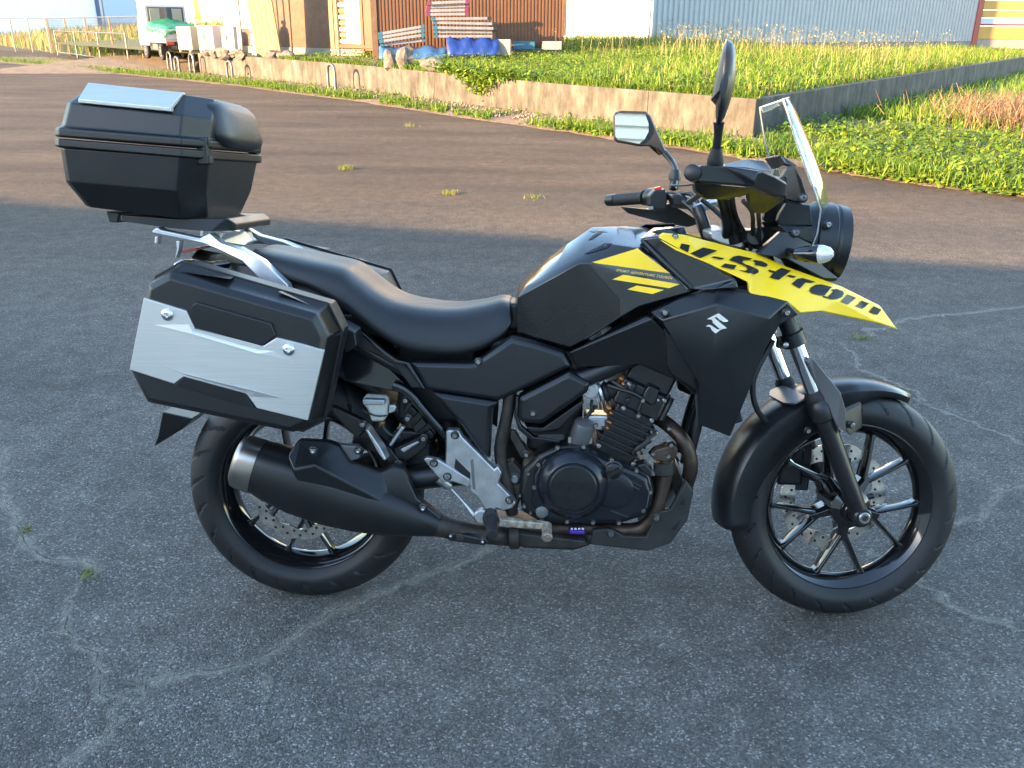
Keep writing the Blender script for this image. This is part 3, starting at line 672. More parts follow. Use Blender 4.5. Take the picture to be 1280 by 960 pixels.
# ------------------------------------------------------------------ side covers and frame
slab('side_cover', Z4((318, 112), (560, 118), (592, 118), (640, 85), (752, 8), (850, 32), (975, 72), (1008, 130), (880, 190), (770, 244), (695, 276), (560, 255), (412, 233), (382, 222)), -.155, [(-.162, .008), (-.156, 0), (-.13, -.004)], M['panel'], bike, True, bevel=.004)
slab('lower_cover', Z4((412, 238), (560, 260), (694, 281), (668, 312), (655, 522), (618, 498), (540, 385), (470, 310)), -.155, [(-.166, .010), (-.158, 0), (-.13, -.003)], M['panel'], bike, True, bevel=.004)
slab('tail_panel', Z4((60, -45), (130, -5), (215, 75), (300, 115), (385, 222), (325, 228), (245, 125), (190, 90), (90, 45)), -.15, [(-.158, .004), (-.13, 0)], M['skid'], bike, True, bevel=.003)
slab('seat_trim', Z4((60, -60), (90, -45), (215, 60), (265, 95), (318, 108), (390, 225), (372, 225), (300, 122), (255, 112), (200, 75)), -.155, [(-.166, .002), (-.15, 0)], M['gloss'], bike, True, bevel=.002)
slab('front_chamber_cover', Z4((785, 262), (1000, 152), (1090, 200), (1078, 240), (890, 372), (880, 378), (795, 370), (780, 345)), -.16, [(-.168, .010), (-.160, 0), (-.12, -.002)], M['panel'], bike, bevel=.004)
slab('chamber_lower', Z4((800, 378), (885, 385), (1060, 262), (1065, 300), (960, 405), (880, 420), (820, 415)), -.15, [(-.152, .005), (-.12, 0)], M['plastic'], bike, bevel=.003)
slab('chamber_edge', Z4((770, 255), (785, 258), (780, 345), (795, 385), (850, 430), (960, 445), (960, 458), (840, 452), (780, 400), (762, 340)), -.155, [(-.16, .001), (-.14, 0)], M['gloss'], bike, bevel=.002)
slab('window_plate', Z4((866, 418), (975, 416), (982, 440), (970, 448), (870, 446), (862, 432)), -.150, [(-.155, .002), (-.14, 0)], M['skid'], bike, bevel=.002)
for x, y, Y, r in Z4((610, 110, -.163, .009),): bolt(x, y, Y, .008, bike)
for x, y, Y in Z4((844, 331, -.17),): bolt(x, y, Y, .0075, bike)
def tube(name, pts, r, m_, **k):
    mb = MB(); mb.tube(pts, r, k.get('n', 12), spline=k.get('spline', True)); o = mb.build(name, m_, bike, smooth=True)
    if k.get('mirror'):
        mb = MB(); mb.tube(flip(pts), r, k.get('n', 12), spline=k.get('spline', True)); mb.build(name, m_, bike, smooth=True)
    return o
tube('frame_tube', [U(x, y, Y) for x, y, Y in Z4((745, 235, -.135), (735, 330, -.135), (705, 470, -.132), (712, 560, -.13), (740, 660, -.13), (755, 760, -.12))], .0155, M['dusty'], mirror=True)
tube('frame_tube', [U(x, y, Y) for x, y, Y in ZP((420, 330, -.13), (560, 395, -.135), (700, 560, -.135), (900, 790, -.13), (985, 880, -.12))], .013, M['gloss'], mirror=True)
tube('seat_rail', [U(330, 345, -.12), U(430, 420, -.13), U(520, 470, -.13), U(600, 500, -.12)], .015, M['frame'], mirror=True)
tube('main_frame', [(1.12, -.05, .86), (.98, -.11, .78), (.78, -.13, .68), (.6, -.13, .60)], .024, M['frame'], mirror=True)
tube('down_tube', [(1.14, -.03, .82), (1.04, -.045, .6), (1.0, -.05, .42)], .017, M['frame'], mirror=True)
slab('pivot_plate', Z4((700, 545), (760, 530), (800, 575), (808, 640), (770, 780), (700, 740), (680, 640)), -.125, [(-.13, .003), (-.10, 0)], M['dusty'], bike, True, bevel=.004)
bolt(*Z4((767, 612))[0], -.133, .013, bike)
slab('engine_hanger', Z4((748, 400), (770, 405), (830, 510), (810, 530), (790, 520), (745, 440)), -.14, [(-.143, .002), (-.13, 0)], M['dusty'], bike, bevel=.002)
bolt(*Z4((815, 507))[0], -.145, .008, bike)
slab('bracket_plate', ZP((560, 470), (640, 500), (860, 800), (800, 880), (690, 830), (560, 700), (500, 600)), -.115, [(-.12, .003), (-.10, 0)], M['plastic'], bike, bevel=.003)
for q in (((590, 515), (680, 600), (600, 680), (540, 600)), ((700, 640), (770, 720), (640, 830), (590, 750)), ((780, 755), (840, 830), (740, 850), (700, 820))):
    slab('bracket_block', ZP(*q), -.125, [(-.13, .003), (-.11, 0)], M['panel'], bike, bevel=.003)
# swingarm, inner mudguard, shock: dark pieces seen between panels
for sy in (-1, 1):
    mb = MB(); mb.tube([(.46, sy*.10, .40), (.25, sy*.11, .37), (.02, sy*.115, .318), (-.05, sy*.115, .312)], [.034, .03, .028, .022], 10); mb.build('swingarm', M['frame'], bike, smooth=True)
mb = MB(); mb.tube([(.40, 0, .44), (.36, 0, .62), (.33, 0, .74)], [.045, .05, .04], 14); mb.build('rear_shock', M['frame'], bike, smooth=True)
V = []; F = []
for i in range(13):
    th = R(20+i*10)
    for y, r in ((-.075, .335), (-.07, .352), (.07, .352), (.075, .335)): V.append((r*math.cos(th), y, .314+r*math.sin(th)))
for i in range(12):
    for j in range(3): F.append((i*4+j, i*4+j+1, i*4+j+5, i*4+j+4))
o = mk('wheel_hugger', V, F, M['plastic'], bike, smooth=True); o.modifiers.new('t', 'SOLIDIFY').thickness = .004
V = []; mb = MB(); mb.box((.36, 0, .62), (.10, .075, .10)); mb.build('battery_box', M['plastic'], bike, bevel=.01)
mb = MB(); mb.box((.06, 0, .77), (.2, .11, .03)); mb.build('under_tray', M['plastic'], bike, bevel=.01)
mb = MB(); mb.box((.62, 0, .68), (.13, .11, .07)); mb.build('air_box', M['plastic'], bike, bevel=.02)
slab('under_seat_panel', [(428, 395), (470, 440), (520, 490), (500, 492), (430, 478), (420, 440)], -.12, [(-.125, .004), (-.05, 0)], M['gloss'], bike, True)
# rear brake reservoir and its strap
slab('brake_reservoir', ZP((120, 445), (150, 430), (360, 440), (362, 510), (365, 610), (330, 680), (210, 680), (165, 560), (122, 500)), -.14, [(-.165, .006), (-.155, .001), (-.12, 0)], mat('reservoir_plastic', (.55, .54, .48), .3, noise=.15, nscale=25), bike, bevel=.006)
slab('reservoir_cap', ZP((118, 448), (148, 428), (362, 438), (364, 505), (130, 512)), -.14, [(-.172, .003), (-.115, 0)], M['cast'], bike, bevel=.005)
slab('reservoir_lug', ZP((370, 520), (430, 510), (458, 545), (440, 590), (390, 610), (366, 600)), -.14, [(-.150, .002), (-.14, 0)], M['cast'], bike, bevel=.002)
mb = MB(); mb.tube([U(x, y, Y) for x, y, Y in ZP((110, 580, -.15), (160, 612, -.172), (260, 640, -.173), (350, 635, -.170))], .0022, 6); mb.build('strap', M['hose'], bike, smooth=True)
mb = MB(); mb.lathe(U(*ZP((300, 690, -.14))[0]), (0, 0, -1), [(0, .008), (.015, .008)], 10); mb.build('fitting', M['orange_dust'], bike, smooth=True)
tube('brake_line', [U(x, y, Y) for x, y, Y in ZP((300, 700, -.14), (320, 770, -.145), (390, 830, -.14), (480, 850, -.13))], .006, M['hose'])
# passenger foot-peg hanger
slab('peg_hanger', Z3((715, 20), (745, 30), (870, 90), (885, 130), (845, 175), (780, 120), (730, 60)), -.13, [(-.14, .002), (-.12, 0)], M['frame'], bike, True, bevel=.003)
slab('hanger_strut', ZP((140, 740), (160, 710), (190, 740), (330, 940), (300, 975), (250, 990)), -.15, [(-.162, .003), (-.145, 0)], M['cast'], bike, True, bevel=.003)
slab('hanger_strut', ZP((360, 925), (500, 720), (545, 745), (400, 945)), -.14, [(-.15, .002), (-.135, 0)], M['cast'], bike, bevel=.003)
slab('hanger_strut', ZP((470, 960), (660, 870), (690, 900), (520, 1010)), -.14, [(-.15, .002), (-.135, 0)], M['cast'], bike, bevel=.003)
slab('passenger_peg', Z4((125, 380), (150, 380), (205, 460), (232, 515), (215, 528), (185, 490)), -.17, [(-.20, .004), (-.165, 0)], M['cast'], bike, True, bevel=.003)
slab('frame_gusset', Z4((100, 370), (240, 480), (300, 560), (265, 590), (170, 500), (60, 480), (70, 420)), -.125, [(-.13, .003), (-.10, 0)], M['frame'], bike, True, bevel=.004)
slab('frame_gusset', Z4((240, 480), (370, 420), (400, 445), (390, 480), (300, 545), (255, 520)), -.12, [(-.126, .003), (-.10, 0)], M['frame'], bike, bevel=.004)
for x, y, Y in ZP((110, 722, -.158), (560, 662, -.148), (716, 862, -.148), (538, 482, -.13)): bolt(x, y, Y, .0085, bike)
for x, y, Y in Z4((97, 489, -.165), (267, 550, -.135)): bolt(x, y, Y, .009, bike)
# rider foot-peg bracket (silver)
fb = slab('footpeg_bracket', Z4((472, 405), (480, 394), (528, 396), (545, 425), (680, 560), (695, 545), (715, 580), (700, 625), (765, 690), (775, 712), (755, 735), (715, 745), (690, 735), (635, 800), (608, 785), (608, 755), (640, 735), (600, 680), (575, 665), (575, 640), (480, 570), (470, 560)), -.155, [(-.168, .003), (-.16, 0), (-.145, 0)], M['cast'], bike, bevel=.003)
slab('bracket_pocket', Z4((512, 520), (578, 585), (576, 620), (506, 565)), -.165, [(-.1688, .001), (-.166, 0)], M['frame'], fb, bevel=0)
slab('bracket_groove', Z4((575, 530), (590, 525), (600, 660), (585, 655)), -.167, [(-.1695, .001), (-.166, 0)], M['silverpaint'], fb, bevel=.001)
slab('heel_guard', Z4((370, 525), (390, 512), (440, 522), (580, 610), (575, 650), (500, 625), (455, 628), (430, 600)), -.165, [(-.172, .003), (-.160, 0)], M['cast'], bike, bevel=.003)
for x, y, Y in Z4((510, 425, -.17), (419, 545, -.174), (477, 603, -.174), (743, 704, -.17)): bolt(x, y, Y, .0085, bike)
mb = MB(); mb.lathe(U(*Z4((660, 760, -.16))[0]), (.12, -1, -.08), [(0, .018), (.03, .02), (.034, .016), (.11, .014), (.114, .011)], 14); mb.build('footpeg', M['rubber'], bike, smooth=True)
mb = MB(); mb.lathe(U(*Z4((625, 765, -.16))[0]), (0, -1, 0), [(0, .019), (.016, .019), (.02, .015)], 16); mb.build('peg_pivot', M['cast'], bike, smooth=True)
mb = MB(); mb.lathe(U(*Z4((655, 810, -.20))[0]), (.1, -.3, -1), [(-.014, .008), (.008, .008), (.016, .004)], 12); mb.build('peg_feeler', M['rail'], bike, smooth=True)
mb = MB(); mb.tube([U(x, y, Y) for x, y, Y in Z4((490, 650, -.15), (540, 705, -.155), (590, 765, -.16), (612, 795, -.16))], [.004, .004, .009, .006], 8); mb.build('brake_rod', M['cast'], bike, smooth=True)
mb = MB(); mb.lathe(U(*Z4((470, 630, -.15))[0]), (.5, 0, -.4), [(-.02, .014), (.01, .014), (.02, .006)], 14); mb.build('rod_boot', M['cast'], bike, smooth=True)
pd = slab('brake_pedal', Z4((695, 772), (730, 778), (890, 792), (918, 800), (920, 825), (890, 828), (720, 818), (690, 812)), -.18, [(-.19, .003), (-.175, 0)], M['rust'], bike, bevel=.003)
mb = MB(); mb.lathe(U(*Z4((902, 812, -.185))[0]), (.05, -1, -.35), [(0, .013), (.035, .012), (.037, .0135), (.044, .0135), (.046, .011)], 14); mb.build('pedal_tip', M['rust'], pd, smooth=True)
lk = slab('stand_link', Z4((470, 835), (500, 830), (650, 860), (660, 878), (640, 895), (490, 875), (465, 858)), -.165, [(-.178, .003), (-.16, 0)], M['frame'], bike, bevel=.004)
for x, y, Y in Z4((492, 852, -.18), (629, 877, -.18)): bolt(x, y, Y, .0065, bike, mat_=M['chrome'])
mb = MB(); mb.lathe(U(*Z4((532, 860, -.175))[0]), (0, -1, 0), [(0, .010), (.005, .010), (.006, .006)], 14); mb.build('link_washer', M['dusty'], bike, smooth=True)
# ------------------------------------------------------------------ exhaust
def muffler():
    ax0, ax1 = U(304, 577, -.165), U(548, 657, -.165); d = ax1-ax0; Lg = np.linalg.norm(d); d = d/Lg
    up = np.array([-d[2], 0, d[0]]); up = up if up[2] > 0 else -up; lat = np.array([0, 1., 0])
    rings = []
    for f, hu, hd, hy in ((.075, .066, .064, .060), (.14, .070, .074, .066), (.28, .074, .086, .07), (.45, .074, .088, .07), (.62, .07, .078, .068), (.78, .06, .062, .06), (.90, .042, .042, .045), (1.0, .027, .027, .03)):
        c = ax0+d*Lg*f; ring = []
        for k in range(20):
            a = 2*math.pi*k/20; cc, ss = math.cos(a), math.sin(a)
            y_ = math.copysign(abs(cc)**.8, cc)*hy; z_ = math.copysign(abs(ss)**.8, ss)*(hu if ss > 0 else hd)
            ring.append(tuple(c+lat*y_+up*z_))
        rings.append(ring)
    o = loft('muffler', rings, M['plastic'], bike, smooth=True)
    rings = []
    for f, s_ in ((-.035, .50), (-.03, .80), (-.018, .93), (.0, .98), (.08, 1.0)):
        c = ax0+d*Lg*f; ring = []
        for k in range(24):
            a = 2*math.pi*k/24; cc, ss = math.cos(a), math.sin(a)
            ring.append(tuple(c+lat*math.copysign(abs(cc)**.8, cc)*.0615*s_+up*math.copysign(abs(ss)**.8, ss)*.068*s_))
        rings.append(ring)
    loft('end_cap', rings, M['endcap'], o, smooth=True)
    return o
muf = muffler()
relief('heat_shield', Z3((530, 320, -.226), (515, 255, -.222), (560, 188, -.185), (700, 196, -.182), (755, 215, -.182), (800, 282, -.185), (940, 332, -.185), (1000, 305, -.182), (1050, 318, -.182), (1110, 452, -.185), (1226, 545, -.185), (1200, 618, -.185), (1000, 572, -.198), (780, 482, -.222), (560, 380, -.232), (545, 322, -.238), (995, 497, -.215), (640, 300, -.238), (900, 440, -.228)),
       [(0, 1, 2, 15), (2, 3, 17, 15), (3, 4, 5, 17), (5, 6, 18, 17), (6, 7, 8, 16, 18), (8, 9, 16), (9, 10, 11, 12, 16), (16, 12, 13, 18), (18, 13, 14, 17), (14, 0, 15), (17, 14, 15)], ('t', .03), M['panel'], muf, bevel=.005, soft=True)
for x, y, Y in Z3((634, 233, -.206), (1140, 497, -.192), (842, 232, -.18)): bolt(x, y, Y-.004, .009, bike, mat_=M['chrome'])
slab('muffler_stay', Z3((740, 200), (840, 205), (870, 230), (850, 270), (800, 285)), -.165, [(-.172, .002), (-.155, 0)], M['silverpaint'], bike, bevel=.003)
tube('link_pipe', [U(x, y, Y) for x, y, Y in ((543, 655, -.165), (570, 662, -.15), (610, 668, -.12), (650, 672, -.08))], [.03, .026, .025, .025], M['dusty'])
tube('header_pipe', [U(x, y, Y) for x, y, Y in Z5((700, 285, -.03), (770, 318, -.06), (850, 390, -.10), (890, 470, -.105), (898, 540, -.10), (880, 610, -.08), (860, 700, -.05), (800, 800, -.04), (700, 835, -.04), (560, 835, -.045))], .0185, M['pipe'], n=16)
tube('header_pipe', [U(x, y, Y) for x, y, Y in Z5((760, 430, -.10), (790, 490, -.118), (782, 570, -.12), (760, 660, -.12), (735, 735, -.12), (690, 800, -.115), (620, 822, -.11), (480, 815, -.10), (300, 812, -.09), (100, 810, -.08))], .0185, M['pipe'], n=16)
slab('pipe_flange', Z5((700, 470), (730, 440), (820, 415), (842, 440), (835, 480), (800, 510), (735, 500)), -.125, [(-.14, .003), (-.11, 0)], M['pipe'], bike, bevel=.004)
mb = MB(); mb.lathe(U(*Z5((775, 505, -.12))[0]), (.05, 0, -1), [(0, .026), (.03, .026), (.034, .022)], 18); mb.build('pipe_collar', M['pipedark'], bike, smooth=True)
slab('collector', Z5((-60, 800), (60, 815), (100, 812), (420, 850), (440, 890), (360, 915), (130, 905), (70, 880), (-40, 845)), -.10, [(-.115, .010), (-.105, .002), (-.07, 0), (.03, .004)], M['pipedark'], bike, bevel=.008)
mb = MB(); mb.lathe(U(*Z5((85, 845, -.10))[0]), (1, 0, .05), [(-.012, .036), (.012, .036)], 18); mb.build('collector_band', M['dusty'], bike, smooth=True)
slab('hose_joiner', Z5((333, 812), (345, 808), (408, 812), (412, 828), (405, 835), (338, 833)), -.13, [(-.146, .003), (-.14, 0), (-.125, 0)], M['purple'], bike, bevel=.003)
for k in range(4): mb = MB(); p = U(*Z5((350+k*17, 816, -.1485))[0]); mb.box(p, (.0028, .0012, .002)); mb.build('joiner_mark', M['white'], bike)
# ------------------------------------------------------------------ skid plate
sk = slab('skid_plate', Z5((430, 885), (447, 815), (530, 808), (590, 842), (690, 846), (712, 800), (735, 732), (800, 722), (876, 588), (912, 640), (884, 775), (805, 880), (700, 916), (560, 900)), -.13, [(-.138, .002), (-.132, 0), (-.122, 0)], M['skid'], bike, True, bevel=.003)
for q in (((842, 705), (868, 675), (875, 705)), ((812, 815), (858, 768), (850, 782), (828, 822), (812, 818))): decal('skid_slot', [Z5(*q)], [sk], M['print'], sk, .0008)
a0, a1, a2 = U(*Z5((700, 916, -.12))[0]), U(*Z5((884, 775, -.12))[0]), U(*Z5((880, 600, -.12))[0])
V = []
for q in (a0, a1, a2):
    for y in (-.125, .125): V.append((q[0]-.004, y, q[2]+.004))
o = mk('skid_front', V, [(0, 1, 3, 2), (2, 3, 5, 4)], M['skid'], bike); o.modifiers.new('t', 'SOLIDIFY').thickness = .006
for x, y, Y in Z5((531, 838, -.142), (740, 764, -.142)): bolt(x, y, Y, .0085, bike, mat_=M['silverpaint'])
# ------------------------------------------------------------------ engine
eng = slab('engine', Z5((120, 540), (190, 470), (280, 428), (400, 425), (440, 440), (490, 478), (560, 500), (660, 535), (712, 565), (735, 640), (720, 720), (685, 765), (570, 800), (330, 800), (200, 790), (115, 740), (105, 640)), -.15, [(-.155, .012), (-.145, .002), (-.12, 0), (.12, .004), (.14, .02)], M['engine'], bike, bevel=.006)
cov = slab('crankcase_cover', Z5((170, 560), (215, 490), (300, 448), (400, 440), (450, 455), (500, 490), (560, 510), (650, 545), (700, 575), (722, 640), (708, 715), (672, 752), (560, 780), (330, 785), (215, 770), (160, 700)), -.16, [(-.172, .010), (-.166, .003), (-.15, 0)], M['cover'], eng, bevel=.005)
c0 = U(*Z5((355, 615, -.18))[0])
mb = MB(); mb.lathe((c0[0], -.165, c0[2]), (0, -1, 0), [(0, .090), (.012, .088), (.024, .076), (.034, .068), (.036, .064), (.034, .062)], 56); mb.build('clutch_cover', M['cover'], eng, smooth=True)
mb = MB(); mb.lathe((c0[0], -.198, c0[2]), (0, -1, 0), [(0, .058), (.004, .0578), (.0065, .055), (.0068, .05)], 56); disc_ = mb.build('cover_cap', M['engine'], eng, smooth=True)
Vt, Ft = text_quad('SUZUKI', Z5((276, 640), (432, 636), (276, 608)), spacing=1.05)
decal('cover_lettering', None, [disc_], M['panel'], eng, .0006, .0012, VF=(Vt, Ft))
mb = MB(); q = U(*Z5((545, 640, -.17))[0]); mb.lathe((q[0], -.16, q[2]), (0, -1, 0), [(0, .05), (.014, .048), (.018, .042), (.019, .03)], 40); mb.build('starter_cover', M['cover'], eng, smooth=True)
q = U(*Z5((542, 552, -.18))[0]); mb = MB(); mb.lathe((q[0], -.165, q[2]), (0, -1, 0), [(0, .026), (.006, .025), (.008, .021), (.016, .020), (.018, .017)], 24)
mb.box((q[0], -.186, q[2]), (.018, .006, .004), np.array(Matrix.Rotation(R(35), 3, 'Y').transposed())); mb.build('oil_filler_cap', M['engine'], eng, smooth=True)
for a, b_ in (((602, 586), (672, 622)), ((600, 604), (662, 636)), ((528, 732), (612, 762)), ((412, 484), (420, 500)), ((424, 482), (432, 498))):
    x0, x1 = U(*Z5(a)[0], -.172), U(*Z5(b_)[0], -.172); mb = MB(); mb.tube([x0, x1], .0018, 6, spline=False); mb.build('cover_rib', M['skid'], eng, smooth=True)
for x, y in Z5((283, 440), (404, 436), (533, 495), (648, 545), (711, 645), (679, 730), (567, 786), (447, 784), (328, 780), (211, 774), (130, 709), (177, 622), (196, 517)):
    bolt(x, y, -.165, .0072, eng, washer=False)
for x, y in Z5((150, 560), (110, 660), (160, 740)): bolt(x, y, -.155, .005, eng, washer=False)
mb = MB(); q = U(*Z5((212, 735, -.165))[0]); mb.lathe(q, (0, -1, 0), [(0, .016), (.008, .015), (.010, .010)], 20); mb.build('oil_sight_glass', M['silverpaint'], eng, smooth=True)
# cylinder block with cooling fins, leaning forward
RY = np.array(Matrix.Rotation(R(24), 3, 'Y')); cb = (U(*ZE((370, 560, -.13))[0])); cb[1] = 0
mb = MB(); mb.box(cb, (.052, .125, .07), RY); mb.build('cylinder', M['engine'], eng, bevel=.006)
for k in range(6):
    mb = MB(); mb.box(cb+RY@np.array([0, 0, -.042+k*.0165]), (.060, .136, .0034), RY); mb.build('cooling_fin', M['engine'], eng, bevel=.0015)
mb = MB(); mb.box(cb+RY@np.array([-.005, 0, .095]), (.062, .132, .034), RY); mb.build('cylinder_head', M['engine'], eng, bevel=.008)
mb = MB(); mb.box(cb+RY@np.array([-.005, 0, .155]), (.058, .122, .03), RY); mb.box(cb+RY@np.array([.01, -.07, .195]), (.03, .045, .015), RY); mb.build('head_cover', M['engine'], eng, bevel=.009)
for dx, dz in ((-.035, .06), (.04, .062), (-.05, .12), (.045, .12), (-.048, -.052), (.05, -.058)):
    p = cb+RY@np.array([dx, -.134, dz]); mb = MB(); mb.lathe(p, (0, -1, 0), [(0, .006), (.007, .006), (.009, .004)], 10); mb.build('bolt', M['steel'], eng, smooth=True)
slab('head_boss', ZE((500, 230), (540, 170), (640, 215), (610, 320), (560, 350), (480, 290)), -.135, [(-.145, .004), (-.12, 0)], M['engine'], eng, bevel=.004)
slab('head_boss', ZE((380, 190), (440, 160), (470, 200), (430, 240), (385, 240)), -.135, [(-.142, .003), (-.12, 0)], M['panel'], eng, bevel=.004)
slab('head_boss', ZE((350, 290), (420, 270), (410, 310), (380, 350)), -.135, [(-.142, .002), (-.12, 0)], M['panel'], eng, bevel=.003)
# throttle body, regulator, hoses
slab('throttle_bracket', ZE((70, 120), (130, 105), (165, 78), (280, 92), (265, 110), (235, 125), (185, 195), (170, 175), (140, 165), (105, 150)), -.12, [(-.128, .002), (-.115, 0)], M['cast'], bike, bevel=.002)
mb = MB(); q = U(*ZE((110, 222, -.125))[0]); mb.lathe(q, (0, -1, 0), [(-.03, .02), (.0, .021), (.004, .019), (.004, .012), (.007, .011), (.007, .004)], 28); mb.build('throttle_pulley', M['cast'], bike, smooth=True)
mb = MB(); mb.lathe(U(*ZE((170, 250, -.10))[0]), (.8, 0, .25), [(0, .022), (.012, .022), (.014, .026), (.022, .026), (.024, .022), (.08, .024)], 20); mb.build('intake_boot', M['rubber'], bike, smooth=True)
mb = MB(); mb.lathe(U(*ZE((178, 245, -.11))[0]), (.8, 0, .25), [(0, .0275), (.006, .0275)], 20); mb.build('hose_clamp', M['rail'], bike, smooth=True)
mb = MB(); mb.lathe(U(*ZE((45, 540, -.125))[0]), (.2, -.3, .9), [(-.035, .028), (.02, .028), (.030, .024), (.034, .012)], 22); mb.build('starter_motor', M['silverpaint'], bike, smooth=True)
mb = MB(); mb.box(U(*ZE((30, 600, -.13))[0]), (.03, .006, .008)); mb.build('starter_bracket', M['rust'], bike, bevel=.002)
hs = [((150, 340, -.12), (100, 400, -.12), (60, 450, -.12), (10, 460, -.12)), ((120, 300, -.12), (115, 350, -.13), (130, 390, -.13)), ((240, 190, -.13), (330, 220, -.14), (430, 250, -.145), (500, 290, -.145)), ((270, 160, -.12), (360, 215, -.13), (440, 260, -.13)), ((500, 300, -.14), (470, 380, -.14), (480, 410, -.14)), ((440, 690, -.14), (500, 640, -.145), (545, 590, -.14), (600, 540, -.13)), ((430, 700, -.14), (470, 660, -.145), (560, 600, -.14)), ((250, 480, -.11), (280, 420, -.11), (300, 330, -.12), (330, 270, -.12)), ((620, 420, -.13), (660, 330, -.13), (700, 260, -.12)), ((640, 450, -.13), (690, 350, -.13), (720, 290, -.12)), ((210, 600, -.12), (250, 560, -.12), (260, 500, -.12), (240, 430, -.11))]
for q in hs: tube('hose', [U(*p) for p in ZE(*q)], random.choice((.004, .005, .0065)), M['hose'], n=8)
for q in ((335, 140, .008), (352, 185, .006), (240, 360, .008), (262, 400, .006), (245, 470, .007), (232, 515, .005), (595, 545, .006), (610, 300, .007)):
    p = U(*ZE((q[0], q[1], -.125))[0]); mb = MB(); mb.lathe(p, (.3, -.6, .7), [(-.012, q[2]), (.006, q[2]), (.008, q[2]*.6)], 10); mb.build('hose_fitting', M['orange_dust'] if q[0] < 400 else M['cast'], bike, smooth=True)
for q in ((465, 415), (695, 510), (500, 300), (575, 700), (710, 635), (690, 720), (150, 490), (465, 690)):
    bolt(*ZE(q)[0], -.14, .007, bike, washer=False)
mb = MB(); mb.box(U(*ZE((150, 450, -.09))[0]), (.03, .03, .02)); mb.build('coolant_joint', M['cast'], bike, bevel=.006)
mb = MB(); mb.tube([U(*Z5((690, 520, -.13))[0]), U(*Z5((700, 545, -.14))[0]), U(*Z5((722, 560, -.13))[0])], .008, 8); mb.build('water_union', M['cast'], bike, smooth=True)
slab('water_pump', Z5((640, 515), (690, 500), (725, 540), (722, 580), (690, 570), (655, 545)), -.14, [(-.15, .004), (-.12, 0)], M['engine'], bike, bevel=.004)
# side stand on the far side
mb = MB(); mb.tube([(.55, .14, .27), (.60, .24, .17), (.63, .335, .062)], [.013, .011, .011], 10); mb.lathe((.63, .335, .0545), (0, .16, 1), [(0, .03), (.007, .03)], 14); mb.build('side_stand', M['frame'], bike, smooth=True)
mb = MB(); mb.box((.3, 0, .45), (.05, .09, .05)); mb.build('swingarm_bridge', M['frame'], bike, bevel=.01)

mb = MB(); mb.box((.575, 0, .79), (.045, .06, .035)); mb.build('tank_mount', M['plastic'], bike, bevel=.01)
mb = MB(); mb.box((.66, .01, .52), (.07, .10, .07)); mb.build('transmission_housing', M['engine'], bike, bevel=.015)
# ------------------------------------------------------------------ front cowl, headlight, screen
hc = U(1031, 303, 0)
hl = MB(); dirv = np.array([1, 0, -.10]); dirv /= np.linalg.norm(dirv)
hl.lathe(hc-dirv*.10, dirv, [(0, .05), (.03, .085), (.055, .090), (.058, .095), (.10, .096), (.105, .092), (.108, .092), (.112, .0945), (.135, .092), (.138, .084), (.128, .080)], 48)
hl = hl.build('headlight', M['plastic'], bike, smooth=True)
mb = MB(); mb.lathe(hc-dirv*.10, dirv, [(.12, .088), (.13, .086), (.140, .06), (.143, .02)], 40); mb.build('headlight_lens', M['lensclear'], hl, smooth=True)
bolt(1035, 281, -.098, .008, bike)
relief('cowl_bracket', ZC((535, 700, -.13), (700, 555, -.12), (740, 555, -.12), (920, 640, -.10), (1000, 790, -.085), (1110, 885, -.07), (1000, 880, -.09), (760, 750, -.13), (545, 715, -.135), (745, 740, -.132)), [(0, 1, 9, 8), (1, 2, 9), (2, 3, 4, 9), (4, 5, 6, 7, 9)], ('t', .025), M['panel'], bike, True, bevel=.003)
relief('cowl_bracket', ZC((690, 510, -.10), (925, 515, -.09), (925, 640, -.09), (740, 560, -.11)), [(0, 1, 2, 3)], ('t', .02), M['plastic'], bike, True, bevel=.003)
relief('cowl_bracket', ZC((690, 430, -.08), (740, 355, -.09), (905, 370, -.09), (925, 510, -.09), (700, 515, -.08), (675, 480, -.08)), [(0, 1, 2, 3, 4, 5)], ('t', .02), M['plastic'], bike, True, bevel=.003)
relief('cowl_bracket', ZC((700, 185, -.06), (745, 110, -.07), (800, 100, -.09), (850, 190, -.105), (895, 330, -.105), (860, 355, -.1), (740, 335, -.08)), [(0, 1, 2, 3, 4, 5, 6)], ('t', .03), M['plastic'], bike, True, bevel=.004)
relief('dash_hood', ZC((622, 38, .05), (700, 15, -.02), (825, 95, -.08), (790, 100, -.08), (740, 82, -.06), (680, 120, .03)), [(0, 1, 4, 5), (1, 2, 3, 4)], ('t', .06), M['plastic'], bike, bevel=.004)
mb = MB(); mb.box(U(978, 245, 0), (.018, .075, .05), np.array(Matrix.Rotation(R(-35), 3, 'Y'))); mb.build('dashboard', M['plastic'], bike, bevel=.01)
for x, y, Y in ZC((855, 320, -.11), (805, 562, -.12)): bolt(x, y, Y, .009, bike, mat_=M['silverpaint'])
for sy in (-1, 1):
    a = U(*ZC((740, 690, -.12))[0]); p0 = U(*ZC((800, 710, -.16))[0]); p1 = U(*ZC((975, 710, -.19))[0])
    if sy > 0: a, p0, p1 = (np.array(flip([q])[0]) for q in (a, p0, p1))
    mb = MB(); d = p1-p0; L_ = np.linalg.norm(d); mb.tube([a, p0+d*.15], .009, 8, spline=False)
    mb.lathe(p0, d, [(-.004, .006), (0, .012), (L_*.4, .019), (L_*.95, .0215), (L_, .020)], 18); o = mb.build('turn_signal', M['gloss'], bike, smooth=True)
    mb = MB(); mb.lathe(p1, d, [(-.002, .021), (.008, .0205), (.022, .015), (.029, .006)], 18); mb.build('lens', M['lensclear'], o, smooth=True)
